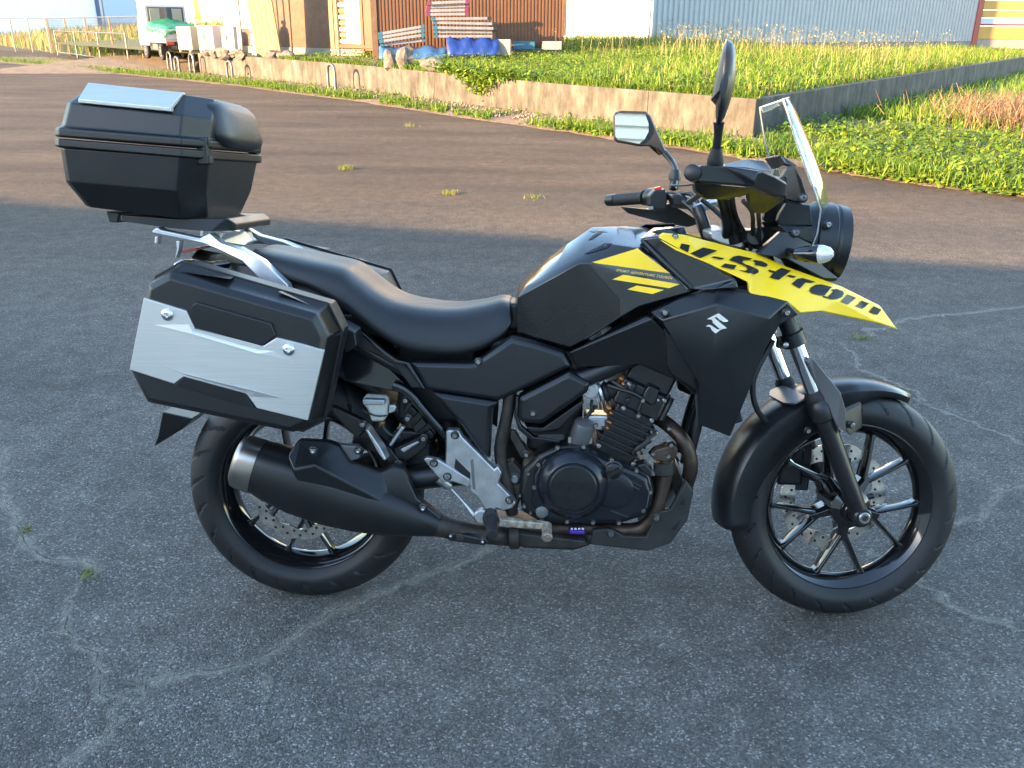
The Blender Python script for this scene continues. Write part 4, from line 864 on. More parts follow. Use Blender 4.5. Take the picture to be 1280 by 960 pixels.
# windscreen: curved sheet, edges traced, middle bulging forward
def screen():
    rows = [((979, 124), .115, .035), ((985, 142), .128, .045), ((993, 168), .142, .055), ((1004, 200), .155, .062), ((1016, 232), .160, .062), ((1026, 262), .150, .052), ((1022, 290), .120, .03), ((1012, 318), .085, .012)]
    V = []; n = 15
    for (x, y), hw, bl in rows:
        e = U(x, y, -hw)
        for j in range(n):
            t_ = -1+2*j/(n-1); V.append((e[0]+bl*(1-abs(t_)**2.2)-.06*0, hw*t_, e[2]+.012*(1-t_*t_)))
    F = [(i*n+j, i*n+j+1, (i+1)*n+j+1, (i+1)*n+j) for i in range(len(rows)-1) for j in range(n-1)]
    o = mk('windscreen', V, F, M['glass'], bike, smooth='all'); s_ = o.modifiers.new('t', 'SOLIDIFY'); s_.thickness = .004
    k_ = len(rows); per = [V[j] for j in range(n)]+[V[i*n+n-1] for i in range(1, k_)]+[V[(k_-1)*n+j] for j in range(n-2, -1, -1)]+[V[i*n] for i in range(k_-2, -1, -1)]
    MB().tube(per, .0018, 6, spline=False).build('screen_edge', mat('acrylic_edge', (.40, .44, .46), .15, coat=1), o, smooth=True)
    return o
screen()
# ------------------------------------------------------------------ handlebar and controls
BL = [U(768, 250, .385), U(808, 247, .27), U(838, 245, .20), U(868, 262, .13), U(880, 290, .06)]
BR = [U(868, 217, -.385), U(880, 222, -.27), U(893, 228, -.20), U(905, 258, -.12), U(908, 292, -.05)]
bar = MB(); bar.tube(BL+[U(895, 298, 0)]+BR[::-1], .0115, 12); bar = bar.build('handlebar', M['frame'], bike, smooth=True)
for P, s_ in ((BL, 1), (BR, -1)):
    d = P[1]-P[0]; L_ = np.linalg.norm(d)
    mb = MB(); pr = [(.012, .0165)]
    for k in range(12): pr += [(.016+k*.009, .0175), (.0215+k*.009, .0163)]
    pr += [(.128, .0175), (.132, .021), (.137, .021)]
    mb.lathe(P[0], d, pr, 18); mb.build('grip', M['rubber'], bar, smooth=True)
    mb = MB(); mb.lathe(P[0]-d/L_*.03, d, [(0, .012), (.003, .0165), (.03, .0175), (.038, .0165), (.040, .013)], 20); mb.build('bar_end', M['plastic'], bar, smooth=True)
    mb = MB(); c = P[0]+d/L_*.175; e = d/L_; mb.lathe(c-e*.03, e, [(0, .019), (.006, .025), (.05, .026), (.06, .018)], 12); mb.build('switch_housing', M['plastic'], bar, bevel=.003)
slab('switch_button', Z7((248, 655), (275, 648), (280, 664), (252, 668)), .20, [(.19, .001), (.22, 0)], M['red'], bar, bevel=.001)
slab('switch_block', Z7((222, 685), (245, 660), (295, 655), (305, 690), (300, 745), (250, 750), (220, 725)), .20, [(.185, .004), (.23, 0)], M['plastic'], bar, bevel=.004)
slab('switch_button', Z7((225, 730), (245, 728), (247, 742), (228, 745)), .185, [(.178, .001), (.19, 0)], M['cast'], bar, bevel=.001)
slab('control_perch', Z7((300, 680), (345, 672), (395, 690), (420, 720), (390, 745), (320, 735)), .17, [(.155, .006), (.20, 0)], M['plastic'], bar, bevel=.006)
# clutch lever side (far) hand guard and near hand guard
relief('hand_guard', Z7((112, 730, .36), (215, 738, .33), (300, 715, .30), (400, 775, .28), (422, 768, .27), (412, 795, .28), (370, 808, .32), (280, 792, .39), (140, 755, .40)), [(0, 1, 7, 8), (1, 2, 7), (2, 3, 6, 7), (3, 4, 5, 6)], ('t', -.07), M['plastic'], bike, bevel=.004)
hg = relief('hand_guard', ZC((140, 92, -.40), (330, 98, -.405), (580, 130, -.40), (660, 165, -.385), (745, 215, -.355), (738, 315, -.350), (690, 310, -.36), (520, 245, -.40), (490, 240, -.402), (120, 210, -.40), (110, 175, -.40), (515, 205, -.412), (545, 138, -.408)),
       [(0, 1, 12, 11, 8, 9, 10), (1, 2, 12), (12, 2, 3, 4, 5, 6, 7, 11), (11, 7, 8)], ('t', .10), M['panel'], bike, bevel=.004)
relief('guard_lip', ZC((100, 215, -.39), (490, 250, -.395), (690, 322, -.35), (735, 325, -.345), (690, 360, -.33), (600, 425, -.28), (540, 430, -.27), (490, 370, -.30), (480, 290, -.34), (330, 330, -.34), (190, 330, -.34), (110, 280, -.36)), [(0, 1, 8, 9, 10, 11), (1, 2, 3, 4, 5, 6, 7, 8)], ('t', .04), M['plastic'], bike, bevel=.004)
relief('guard_top', ZC((465, 50, -.30), (585, 60, -.30), (650, 135, -.33), (590, 130, -.37), (460, 110, -.36), (310, 85, -.34), (310, 100, -.37)), [(0, 1, 2, 3, 4), (0, 4, 6, 5)], ('t', .03), M['plastic'], bike, bevel=.003)
slab('lever_perch', ZC((335, 255), (470, 250), (475, 300), (430, 320), (350, 290)), -.33, [(-.34, .004), (-.30, 0)], M['silverpaint'], bar, bevel=.004)
mb = MB(); mb.tube([U(*q) for q in ZC((92, 405, .08), (180, 375, .08), (270, 345, .07), (305, 385, .06))], [.013, .012, .014, .012], 12); mb.build('bar_clamp', M['cast'], bar, smooth=True)
mb = MB(); mb.tube([U(*q) for q in ZC((330, 300, -.12), (345, 420, -.08), (370, 540, -.05), (385, 620, -.04))], [.016, .017, .017, .02], 12); mb.build('bar_riser', M['frame'], bar, smooth=True)
mb = MB(); mb.tube([U(*q) for q in ZC((120, 380, .06), (160, 480, .05), (190, 580, .05), (215, 640, .05))], [.014, .015, .016, .016], 12); mb.build('bar_riser', M['frame'], bar, smooth=True)
slab('top_clamp', ZC((165, 540), (280, 515), (340, 540), (400, 560), (440, 640), (400, 680), (240, 640), (180, 610)), .0, [(-.05, .004), (.09, 0)], M['cast'], bar, bevel=.006)
for q in (((210, 220, -.2), (130, 300, 0), (60, 350, .1)), ((440, 340, -.25), (500, 420, -.2), (505, 560, -.1), (490, 680, -.05)), ((545, 420, -.2), (552, 540, -.12), (548, 660, -.08)), ((360, 300, -.2), (390, 440, -.1), (450, 560, -.06), (540, 660, -.05)), ((150, 330, .05), (260, 420, .04), (330, 500, .03), (420, 620, 0)), ((0, 290, .2), (70, 290, .15), (120, 340, .12), (150, 440, .09), (170, 600, .06))):
    tube('control_cable', [U(*p) for p in ZC(*q)], random.choice((.005, .006, .0075)), M['hose'], n=8)
mb = MB(); mb.tube([U(838, 232, .22), U(860, 231, .10), U(885, 226, -.12)], .0035, 6); mb.build('cable', M['hose'], bike, smooth=True)
# mirrors
def mirror_far():
    hs = Z7((84, 372), (92, 354), (118, 347), (215, 350), (234, 368), (246, 395), (268, 445), (300, 515), (302, 528), (290, 532), (258, 502), (230, 490), (190, 490), (100, 474), (86, 460))
    o = slab('mirror', hs, .40, [(.392, .004), (.398, 0), (.418, .004), (.432, .02)], M['plastic'], bike, bevel=.003)
    o['label'] = 'left mirror showing pale siding in its glass'
    slab('mirror_glass', Z7((91, 366), (105, 355), (212, 360), (225, 398), (226, 432), (210, 462), (188, 481), (102, 465), (92, 450)), .395, [(.3895, .001), (.394, 0)], M['mirror'], o, bevel=0)
    gm = o.children[0].data; xc = sum(v.co.x for v in gm.vertices)/len(gm.vertices)
    for v in gm.vertices: v.co.y += -.10*(v.co.x-xc)-.006
    mb = MB(); mb.tube([U(*q) for q in Z7((286, 510, .41), (320, 550, .36), (336, 585, .31), (332, 625, .27), (325, 660, .25))], [.010, .008, .0075, .0075, .009], 10); mb.build('stem', M['frame'], o, smooth=True)
    mb = MB(); mb.lathe(U(*Z7((332, 605, .28))[0]), (0, 0, -1), [(-.015, .013), (0, .017), (.012, .017), (.014, .013), (.04, .014)], 12); mb.build('mirror_base', M['plastic'], o, smooth=True)
mirror_far()
def mirror_near():
    pts = Z7((540, 58), (562, 70), (576, 105), (577, 190), (568, 255), (552, 315), (532, 372), (515, 398), (498, 400), (494, 370), (494, 325), (475, 304), (488, 240), (508, 150), (525, 85))
    # thick dished shell seen edge-on: the wide direction runs across the bike
    A = [U(x, y, -.40) for x, y in pts]; c = sum(A)/len(A)
    V = []; F = []; n = len(A); sg = to_local(ray(905, 110)); sg = sg/np.linalg.norm(sg)
    for dy, s_, dx in ((-.060, .35, .012), (-.050, .72, .008), (-.03, .93, .003), (0, 1, 0), (.04, .96, -.006), (.075, .80, -.012), (.09, .55, -.016)):
        for q in A: V.append(c+(q-c)*s_+sg*dy)
    for i in range(6):
        for j in range(n): F.append((i*n+j, i*n+(j+1) % n, (i+1)*n+(j+1) % n, (i+1)*n+j))
    F += [tuple(range(n)), tuple(6*n+j for j in range(n))]
    o = mk('mirror', V, F, M['plastic'], bike, smooth=True); o['label'] = 'right mirror seen edge on'
    mb = MB(); mb.tube([U(*q) for q in Z7((508, 392, -.39), (505, 440, -.385), (498, 500, -.375), (492, 565, -.36), (490, 600, -.33))], [.011, .0085, .0085, .0085, .009], 10); mb.build('stem', M['frame'], o, smooth=True)
    mb = MB(); mb.tube([U(*q) for q in Z7((499, 495, -.376), (494, 540, -.366), (491, 580, -.355))], [.010, .0165, .0175], 12); mb.build('stem_boot', M['rubber'], o, smooth=True)
mirror_near()
# ================================================================== GROUND AND SETTING
def H(x, d):
    r_ = ray(x, 34.0); r_ = r_/math.hypot(r_[0], r_[1]); return np.array([CAM[0]+r_[0]*d, CAM[1]+r_[1]*d])
def link(m, a, b_): m.node_tree.links.new(a, b_)
def asphalt():
    m = bpy.data.materials.new('asphalt'); m.use_nodes = True; b = m.node_tree.nodes['Principled BSDF']
    tc = N(m, 'ShaderNodeTexCoord'); P = tc.outputs['Object']
    wn = N(m, 'ShaderNodeTexNoise'); wn.inputs['Scale'].default_value = 60; wn.inputs['Detail'].default_value = 2; link(m, P, wn.inputs['Vector'])
    mx = N(m, 'ShaderNodeMixRGB'); mx.blend_type = 'ADD'; mx.inputs[0].default_value = .004; link(m, P, mx.inputs[1]); link(m, wn.outputs['Color'], mx.inputs[2])
    v = N(m, 'ShaderNodeTexVoronoi'); v.inputs['Scale'].default_value = 225; link(m, mx.outputs[0], v.inputs['Vector'])
    v2 = N(m, 'ShaderNodeTexVoronoi'); v2.inputs['Scale'].default_value = 430; link(m, mx.outputs[0], v2.inputs['Vector'])
    sepc = N(m, 'ShaderNodeSeparateColor'); link(m, v.outputs['Color'], sepc.inputs[0])
    r1 = N(m, 'ShaderNodeValToRGB'); cr = r1.color_ramp; cr.elements[0].color = (.072, .070, .067, 1); cr.elements[1].color = (.36, .355, .345, 1); cr.elements[1].position = 1
    e = cr.elements.new(.55); e.color = (.128, .124, .118, 1); e = cr.elements.new(.9); e.color = (.18, .175, .167, 1)
    link(m, sepc.outputs[0], r1.inputs[0])
    # big patches: dusty and worn areas, oil-dark areas
    n1 = N(m, 'ShaderNodeTexNoise'); n1.inputs['Scale'].default_value = .75; n1.inputs['Detail'].default_value = 7; n1.inputs['Roughness'].default_value = .6; link(m, P, n1.inputs['Vector'])
    mpg = N(m, 'ShaderNodeMapping'); mpg.inputs['Scale'].default_value = (.5, 1.5, 1); mpg.inputs['Rotation'].default_value = (0, 0, .25); link(m, P, mpg.inputs[0]); link(m, mpg.outputs[0], n1.inputs['Vector'])
    r2 = N(m, 'ShaderNodeValToRGB'); r2.color_ramp.elements[0].position = .34; r2.color_ramp.elements[1].position = .68
    r2.color_ramp.elements[0].color = (.68, .66, .64, 1); r2.color_ramp.elements[1].color = (1.3, 1.28, 1.24, 1); link(m, n1.outputs['Fac'], r2.inputs[0])
    mu = N(m, 'ShaderNodeMixRGB'); mu.blend_type = 'MULTIPLY'; mu.inputs[0].default_value = 1; link(m, r1.outputs[0], mu.inputs[1]); link(m, r2.outputs[0], mu.inputs[2])
    n3 = N(m, 'ShaderNodeTexNoise'); n3.inputs['Scale'].default_value = 9; n3.inputs['Detail'].default_value = 5; link(m, P, n3.inputs['Vector'])
    r3 = N(m, 'ShaderNodeValToRGB'); r3.color_ramp.elements[0].color = (.8, .8, .8, 1); r3.color_ramp.elements[1].color = (1.2, 1.2, 1.2, 1); r3.color_ramp.elements[0].position = .3; r3.color_ramp.elements[1].position = .7; link(m, n3.outputs['Fac'], r3.inputs[0])
    mu2 = N(m, 'ShaderNodeMixRGB'); mu2.blend_type = 'MULTIPLY'; mu2.inputs[0].default_value = 1; link(m, mu.outputs[0], mu2.inputs[1]); link(m, r3.outputs[0], mu2.inputs[2])
    sy = N(m, 'ShaderNodeSeparateXYZ'); link(m, P, sy.inputs[0])
    dn = mth(m, 'ADD', sy.outputs[1], mth(m, 'MULTIPLY', mth(m, 'SUBTRACT', n1.outputs['Fac'], .5), 6.0))
    mr = N(m, 'ShaderNodeMapRange'); mr.inputs['From Min'].default_value = .6; mr.inputs['From Max'].default_value = 6.5; link(m, dn, mr.inputs[0])
    mu3 = N(m, 'ShaderNodeMixRGB'); mu3.blend_type = 'MULTIPLY'; link(m, mr.outputs[0], mu3.inputs[0]); link(m, mu2.outputs[0], mu3.inputs[1]); mu3.inputs[2].default_value = (.60, .49, .385, 1)   # asphalt turns darker and browner with distance, edge broken by noise
    link(m, mu3.outputs[0], b.inputs['Base Color'])
    b.inputs['Roughness'].default_value = .75; b.inputs['Specular IOR Level'].default_value = .18
    bp = N(m, 'ShaderNodeBump'); bp.invert = True; bp.inputs['Strength'].default_value = 1; bp.inputs['Distance'].default_value = .007; link(m, v.outputs['Distance'], bp.inputs['Height'])
    bp2 = N(m, 'ShaderNodeBump'); bp2.invert = True; bp2.inputs['Strength'].default_value = .6; bp2.inputs['Distance'].default_value = .0015; link(m, v2.outputs['Distance'], bp2.inputs['Height']); link(m, bp.outputs[0], bp2.inputs['Normal'])
    link(m, bp2.outputs[0], b.inputs['Normal'])
    return m
M['asphalt'] = asphalt()
g = mk('asphalt_ground', [(-500, -200, 0), (500, -200, 0), (500, 600, 0), (-500, 600, 0)], [(0, 1, 2, 3)], M['asphalt']); tag(g, kind='structure')
# cracks: dusty bands with a dark open line, lying on the asphalt
def crackmat(name, colr, lo, hi, sc, mxa=1.0):
    m = bpy.data.materials.new(name); m.use_nodes = True; b = m.node_tree.nodes['Principled BSDF']; b.inputs['Base Color'].default_value = (*colr, 1); b.inputs['Roughness'].default_value = .9
    tc = N(m, 'ShaderNodeTexCoord'); n = N(m, 'ShaderNodeTexNoise'); n.inputs['Scale'].default_value = sc; n.inputs['Detail'].default_value = 6; n.inputs['Roughness'].default_value = .85; link(m, tc.outputs['Object'], n.inputs['Vector'])
    uvn = N(m, 'ShaderNodeUVMap'); sp = N(m, 'ShaderNodeSeparateXYZ'); link(m, uvn.outputs[0], sp.inputs[0])
    edge = mth(m, 'SUBTRACT', 1.0, mth(m, 'MULTIPLY', mth(m, 'ABSOLUTE', mth(m, 'SUBTRACT', sp.outputs[1], .5)), 2.0))
    nb = N(m, 'ShaderNodeTexNoise'); nb.inputs['Scale'].default_value = 22; nb.inputs['Detail'].default_value = 4; link(m, tc.outputs['Object'], nb.inputs['Vector'])
    a = mth(m, 'ADD', mth(m, 'ADD', mth(m, 'MULTIPLY', n.outputs['Fac'], .6), mth(m, 'MULTIPLY', nb.outputs['Fac'], .5)), mth(m, 'MULTIPLY', mth(m, 'SUBTRACT', edge, .6), .45))
    r = N(m, 'ShaderNodeMapRange'); r.inputs['From Min'].default_value = lo; r.inputs['From Max'].default_value = hi; link(m, a, r.inputs[0])
    r.inputs['To Max'].default_value = mxa; link(m, r.outputs[0], b.inputs['Alpha']); return m
M['crackdust'] = crackmat('crack_dust', (.42, .39, .32), .46, .86, 200, .46)
M['crackline'] = crackmat('crack_line', (.025, .025, .024), .63, .72, 34)
def crack(px, wd):
    P = [G(x, y)[:2] for x, y in px]; Q = []
    for i in range(len(P)-1):
        k = max(2, int(np.linalg.norm(P[i+1]-P[i])/.03))
        for j in range(k): Q.append(P[i]+(P[i+1]-P[i])*j/k)
    Q.append(P[-1]); Q = np.array(Q); Q += rng.normal(0, .008, Q.shape); sm = rng.normal(0, .022, (len(Q)//4+2, 2)); Q += np.column_stack([np.interp(np.arange(len(Q))/4, np.arange(len(sm)), sm[:, c_]) for c_ in (0, 1)])
    for nm, ww, z, mt in (('crack_dust_band', wd*.8, .004, 'crackdust'), ('crack_line', .0055, .008, 'crackline')):
        V = []; uv = []
        for i, q in enumerate(Q):
            t_ = Q[min(i+1, len(Q)-1)]-Q[max(i-1, 0)]; t_ = t_/(np.linalg.norm(t_)+1e-9); nn = np.array([-t_[1], t_[0]]); w2 = ww*(.6+.8*rng.random()) if nm != 'crack_line' else ww
            V += [(*(q-nn*w2), z), (*(q+nn*w2), z)]; uv += [(i, 0), (i, 1)]
        mk(nm, V, [(2*i, 2*i+1, 2*i+3, 2*i+2) for i in range(len(Q)-1)], M[mt], g, uv=uv)
crack([(2, 560), (10, 590), (22, 625), (34, 650), (30, 680), (55, 692), (95, 700), (108, 716), (85, 750), (92, 790), (120, 835), (160, 873), (155, 895), (110, 930), (60, 958)], .045)
crack([(158, 888), (190, 868), (250, 846), (330, 826), (370, 808), (420, 772), (480, 736), (560, 702), (625, 682)], .05)
crack([(165, 878), (175, 850), (205, 830)], .03); crack([(320, 828), (318, 860), (310, 880)], .025)
crack([(1085, 688), (1130, 720), (1180, 745), (1235, 778), (1290, 796)], .045)
crack([(1190, 655), (1240, 628), (1290, 600)], .045); crack([(1085, 420), (1140, 400), (1210, 392), (1290, 385)], .06)
crack([(1060, 430), (1090, 470), (1200, 520), (1290, 560)], .04)
# ---- retaining wall
WP = [np.array(q) for q in ((3.37, 10.62), (.71, 13.42), (-4.45, 20.2), (-10.6, 26.6))]
DR = np.array([.55, .835]); DR /= np.linalg.norm(DR)
WR = WP[0]+DR*34
def conc():
    m = bpy.data.materials.new('stained_concrete'); m.use_nodes = True; b = m.node_tree.nodes['Principled BSDF']; b.inputs['Roughness'].default_value = .85
    tc = N(m, 'ShaderNodeTexCoord'); mp = N(m, 'ShaderNodeMapping'); mp.inputs['Scale'].default_value = (1.6, 1.6, .5); link(m, tc.outputs['Object'], mp.inputs[0])
    n = N(m, 'ShaderNodeTexNoise'); n.inputs['Scale'].default_value = 2.2; n.inputs['Detail'].default_value = 10; n.inputs['Roughness'].default_value = .78; link(m, mp.outputs[0], n.inputs['Vector'])
    r = N(m, 'ShaderNodeValToRGB'); cr = r.color_ramp; cr.elements[0].position = .30; cr.elements[0].color = (.022, .021, .017, 1); cr.elements[1].position = .68; cr.elements[1].color = (.135, .125, .105, 1)
    e = cr.elements.new(.48); e.color = (.064, .059, .049, 1); link(m, n.outputs['Fac'], r.inputs[0])
    n2 = N(m, 'ShaderNodeTexNoise'); n2.inputs['Scale'].default_value = 3; n2.inputs['Detail'].default_value = 7; link(m, tc.outputs['Object'], n2.inputs['Vector'])
    r2 = N(m, 'ShaderNodeValToRGB'); r2.color_ramp.elements[0].color = (.6, .58, .55, 1); r2.color_ramp.elements[0].position = .32; r2.color_ramp.elements[1].color = (1.1, 1.1, 1.1, 1); r2.color_ramp.elements[1].position = .6; link(m, n2.outputs['Fac'], r2.inputs[0])
    mu = N(m, 'ShaderNodeMixRGB'); mu.blend_type = 'MULTIPLY'; mu.inputs[0].default_value = 1; link(m, r.outputs[0], mu.inputs[1]); link(m, r2.outputs[0], mu.inputs[2]); link(m, mu.outputs[0], b.inputs['Base Color'])
    bp = N(m, 'ShaderNodeBump'); bp.inputs['Strength'].default_value = .5; bp.inputs['Distance'].default_value = .02; link(m, n2.outputs['Fac'], bp.inputs['Height']); link(m, bp.outputs[0], b.inputs['Normal'])
    return m
M['concrete'] = conc()
wall = empty('retaining_wall', (*WP[0], 0), 0, 'long low stained concrete retaining wall turning a corner beside the asphalt', 'wall')
def wall_seg(a, b_, n_in, z0, z1, th=.16):
    a, b_ = np.array(a), np.array(b_); d = b_-a; L_ = np.linalg.norm(d); d /= L_; k = max(1, round(L_/2.4))
    for i in range(k):
        p, q = a+d*(L_*i/k+(.006 if i else 0)), a+d*(L_*(i+1)/k); za = z0+(z1-z0)*i/k; zb = z0+(z1-z0)*(i+1)/k; o_ = WP[0]
        V = [(*(r_-o_), z) for r_, zz in ((p, za), (q, zb)) for z in (-.1, zz)]+[(*(r_+n_in*th-o_), z) for r_, zz in ((p, za), (q, zb)) for z in (-.1, zz)]
        mk('wall_panel', V, [(0, 2, 3, 1), (4, 5, 7, 6), (1, 3, 7, 5), (0, 1, 5, 4), (2, 6, 7, 3), (0, 4, 6, 2)], M['concrete'], wall, bevel=.012)
ZW = (.565, .575, .60, .64)
for i in range(3):
    d = WP[i+1]-WP[i]; d /= np.linalg.norm(d); wall_seg(WP[i], WP[i+1], np.array([d[1], -d[0]]), ZW[i], ZW[i+1])
nin = np.array([-DR[1], DR[0]]); wall_seg(WP[0]+DR*.16, WR, nin, .565, .60)
# ---- raised lot behind the wall
AL = [0]; 
for i in range(3): AL.append(AL[-1]+np.linalg.norm(WP[i+1]-WP[i]))
def wpt(u):
    u = max(0, min(u, AL[-1]+20))
    for i in range(3):
        if u <= AL[i+1] or i == 2: return WP[i]+(WP[i+1]-WP[i])*(u-AL[i])/(AL[i+1]-AL[i])
def lotz(u, v):
    return .54+.003*u+.032*max(0, min(v-.15, 1.1*(u-.15), 12))
us = np.linspace(.08, 38, 50); vs = np.linspace(.08, 60, 60); V = []
def LOT(u, v): p = wpt(u)+DR*v; return np.array([p[0], p[1], lotz(u, v)])
for u in us:
    for v in vs: V.append(LOT(u, v))
def soilmat(name, c1, c2, sc=3):
    m = bpy.data.materials.new(name); m.use_nodes = True; b = m.node_tree.nodes['Principled BSDF']; b.inputs['Roughness'].default_value = .95
    tc = N(m, 'ShaderNodeTexCoord'); n = N(m, 'ShaderNodeTexNoise'); n.inputs['Scale'].default_value = sc; n.inputs['Detail'].default_value = 9; n.inputs['Roughness'].default_value = .7; link(m, tc.outputs['Object'], n.inputs['Vector'])
    r = N(m, 'ShaderNodeValToRGB'); r.color_ramp.elements[0].position = .35; r.color_ramp.elements[1].position = .65; r.color_ramp.elements[0].color = (*c1, 1); r.color_ramp.elements[1].color = (*c2, 1); link(m, n.outputs['Fac'], r.inputs[0]); link(m, r.outputs[0], b.inputs['Base Color'])
    bp = N(m, 'ShaderNodeBump'); bp.inputs['Strength'].default_value = .8; bp.inputs['Distance'].default_value = .03; n2 = N(m, 'ShaderNodeTexNoise'); n2.inputs['Scale'].default_value = 22; n2.inputs['Detail'].default_value = 5; link(m, tc.outputs['Object'], n2.inputs['Vector']); link(m, n2.outputs['Fac'], bp.inputs['Height']); link(m, bp.outputs[0], b.inputs['Normal']); return m
M['soil'] = soilmat('soil', (.10, .07, .045), (.20, .15, .10)); M['greensoil'] = soilmat('grassy_soil', (.06, .07, .02), (.12, .12, .04))
lot = mk('raised_lot', V, [(i*60+j, i*60+j+1, (i+1)*60+j+1, (i+1)*60+j) for i in range(49) for j in range(59)], M['greensoil'], smooth='all'); tag(lot, kind='structure')
# ---- verge of bare earth between asphalt and wall
edge = [(-26, 38.2), (-14.5, 27.6), (-7.58, 21.3), (-3.4, 16.6), (.6, 11.75), (2.3, 9.6), (3.6, 7.95), (4.3, 7.15), (5.1, 6.4), (7, 5.2), (11, 3)]
ed2 = []
for i in range(len(edge)-1):
    for k in range(8):
        q = np.array(edge[i])+(np.array(edge[i+1])-np.array(edge[i]))*k/8; ed2.append(q+rng.normal(0, .05, 2))
ed2 = np.array(ed2)
inn = [WP[0]+DR*20 if False else None]
def inner_pt(i):
    f = i/(len(ed2)-1); q = ed2[i]
    # wall point facing this edge point
    best = None
    for (a, b_) in ((WP[0], WP[1]), (WP[1], WP[2]), (WP[2], WP[3]+(WP[3]-WP[2])*2), (WP[0], WR)):
        d = b_-a; t_ = max(0, min(1, (q-a)@d/(d@d))); p = a+d*t_
        if best is None or np.linalg.norm(p-q) < np.linalg.norm(best-q): best = p
    return best
V = []; F = []
for i, q in enumerate(ed2):
    p = inner_pt(i); V += [(*q, .004), (*(q+(p-q)*.12), .03), (*(q+(p-q)*.55), .045), (*(p+(p-q)*.01), .06)]
for i in range(len(ed2)-1):
    for j in range(3): F.append((i*4+j, i*4+j+1, i*4+j+5, i*4+j+4))
vg = mk('verge', V, F, M['soil'], smooth='all'); tag(vg, kind='structure')
# right-hand bank, beyond the corner, running along the wall
V = []; F = []; nb = 24
for i in range(nb):
    f = i/(nb-1); a = WP[0]+DR*(f*34-.2); e = np.array([3.45+f*24, 8.2-f*6.0]) if f < .25 else np.array([9.45+(f-.25)*70, 6.7+(f-.25)*20])
    for j in range(10):
        t_ = j/9; p = a+(e-a)*t_; V.append((*p, .012+.03*math.sin(math.pi*min(1, t_*1.02))+.03*f*math.sin(math.pi*t_)))
for i in range(nb-1):
    for j in range(9): F.append((i*10+j, i*10+j+1, i*10+j+11, i*10+j+10))
bank = mk('bank', V, F, M['soil'], smooth='all'); tag(bank, kind='structure')
# ---- plants: one mesh builder for blades and leaves, tint stored per plant
def plantmat(name, trans=.35):
    m = bpy.data.materials.new(name); m.use_nodes = True; t = m.node_tree; b = t.nodes['Principled BSDF']; b.inputs['Roughness'].default_value = .55; b.inputs['Specular IOR Level'].default_value = .3
    a = N(m, 'ShaderNodeAttribute'); a.attribute_name = 'tint'; link(m, a.outputs['Color'], b.inputs['Base Color'])
    tr = N(m, 'ShaderNodeBsdfTranslucent'); link(m, a.outputs['Color'], tr.inputs[0]); mx = N(m, 'ShaderNodeMixShader'); mx.inputs[0].default_value = trans
    link(m, b.outputs[0], mx.inputs[1]); link(m, tr.outputs[0], mx.inputs[2]); link(m, mx.outputs[0], t.nodes['Material Output'].inputs[0]); return m
M['plant'] = plantmat('plant_leaf'); M['straw'] = plantmat('dry_stalk', .2)
class Plants:
    def __init__(s): s.V = []; s.F = []; s.C = []; s.n = 0
    def tris(s, V, F, C):          # V (k,m,3), F list over m, C (k,3)
        k, m_, _ = V.shape; s.V.append(V.reshape(-1, 3)); f = np.array(F)
        s.F.append((f[None]+(s.n+np.arange(k)*m_)[:, None, None]).reshape(-1, 3)); s.C.append(np.repeat(C, m_, 0)); s.n += k*m_
    def blades(s, P, h, wd, lean, C):
        k = len(P); a = rng.random(k)*6.283; d = np.stack([np.cos(a), np.sin(a), 0*a], -1); b_ = rng.random(k)*6.283
        l = np.stack([np.cos(b_), np.sin(b_), 0*b_], -1)*(lean*rng.random(k)*h)[:, None]; up = np.array([0, 0, 1.])
        hh = h[:, None]; ww = wd[:, None]
        V = np.stack([P-d*ww, P+d*ww, P+up*hh*.55+l*.35-d*ww*.8, P+up*hh*.55+l*.35+d*ww*.8, P+up*hh*(1-.25*lean)+l], 1)
        s.tris(V, [(0, 1, 3), (0, 3, 2), (2, 3, 4)], C)
    def leaves(s, P, sz, tilt, C):
        k = len(P); a = rng.random(k)*6.283; el = rng.normal(0, tilt, k); d = np.stack([np.cos(a)*np.cos(el), np.sin(a)*np.cos(el), np.sin(el)], -1)
        q = np.stack([-np.sin(a), np.cos(a), rng.normal(0, .4, k)], -1); q /= np.linalg.norm(q, axis=1)[:, None]; z = sz[:, None]
        nrm = np.cross(d, q)
        V = np.stack([P, P+d*z*.5+q*z*.36, P+d*z*1.0-nrm*z*.1, P+d*z*.5-q*z*.36, P+d*z*.5+nrm*z*.09], 1)
        s.tris(V, [(0, 1, 4), (1, 2, 4), (2, 3, 4), (3, 0, 4)], C)
    def build(s, name, mat_, **k):
        V = np.concatenate(s.V); F = np.concatenate(s.F); C = np.concatenate(s.C); me = bpy.data.meshes.new(name)
        me.vertices.add(len(V)); me.vertices.foreach_set('co', V.astype(np.float32).ravel()); me.loops.add(len(F)*3); me.loops.foreach_set('vertex_index', F.astype(np.int32).ravel())
        me.polygons.add(len(F)); me.polygons.foreach_set('loop_start', np.arange(0, len(F)*3, 3, dtype=np.int32)); me.update(calc_edges=True)
        at = me.attributes.new('tint', 'FLOAT_COLOR', 'POINT'); at.data.foreach_set('color', np.concatenate([C, np.ones((len(C), 1))], 1).astype(np.float32).ravel())
        me.materials.append(mat_); o = bpy.data.objects.new(name, me); col.objects.link(o); me.validate(); return tag(o, **k)
def tint(k, cols, var=.18):
    c = np.array(cols)[rng.integers(0, len(cols), k)]; return np.clip(c*(1+rng.normal(0, var, (k, 1))), .01, 1)
GREEN = [(.065, .14, .012), (.09, .18, .016), (.12, .20, .02), (.04, .10, .01)]
YEL = [(.14, .21, .02), (.18, .24, .025), (.11, .18, .016)]
STRAW = [(.24, .21, .09), (.21, .18, .07), (.28, .25, .12)]
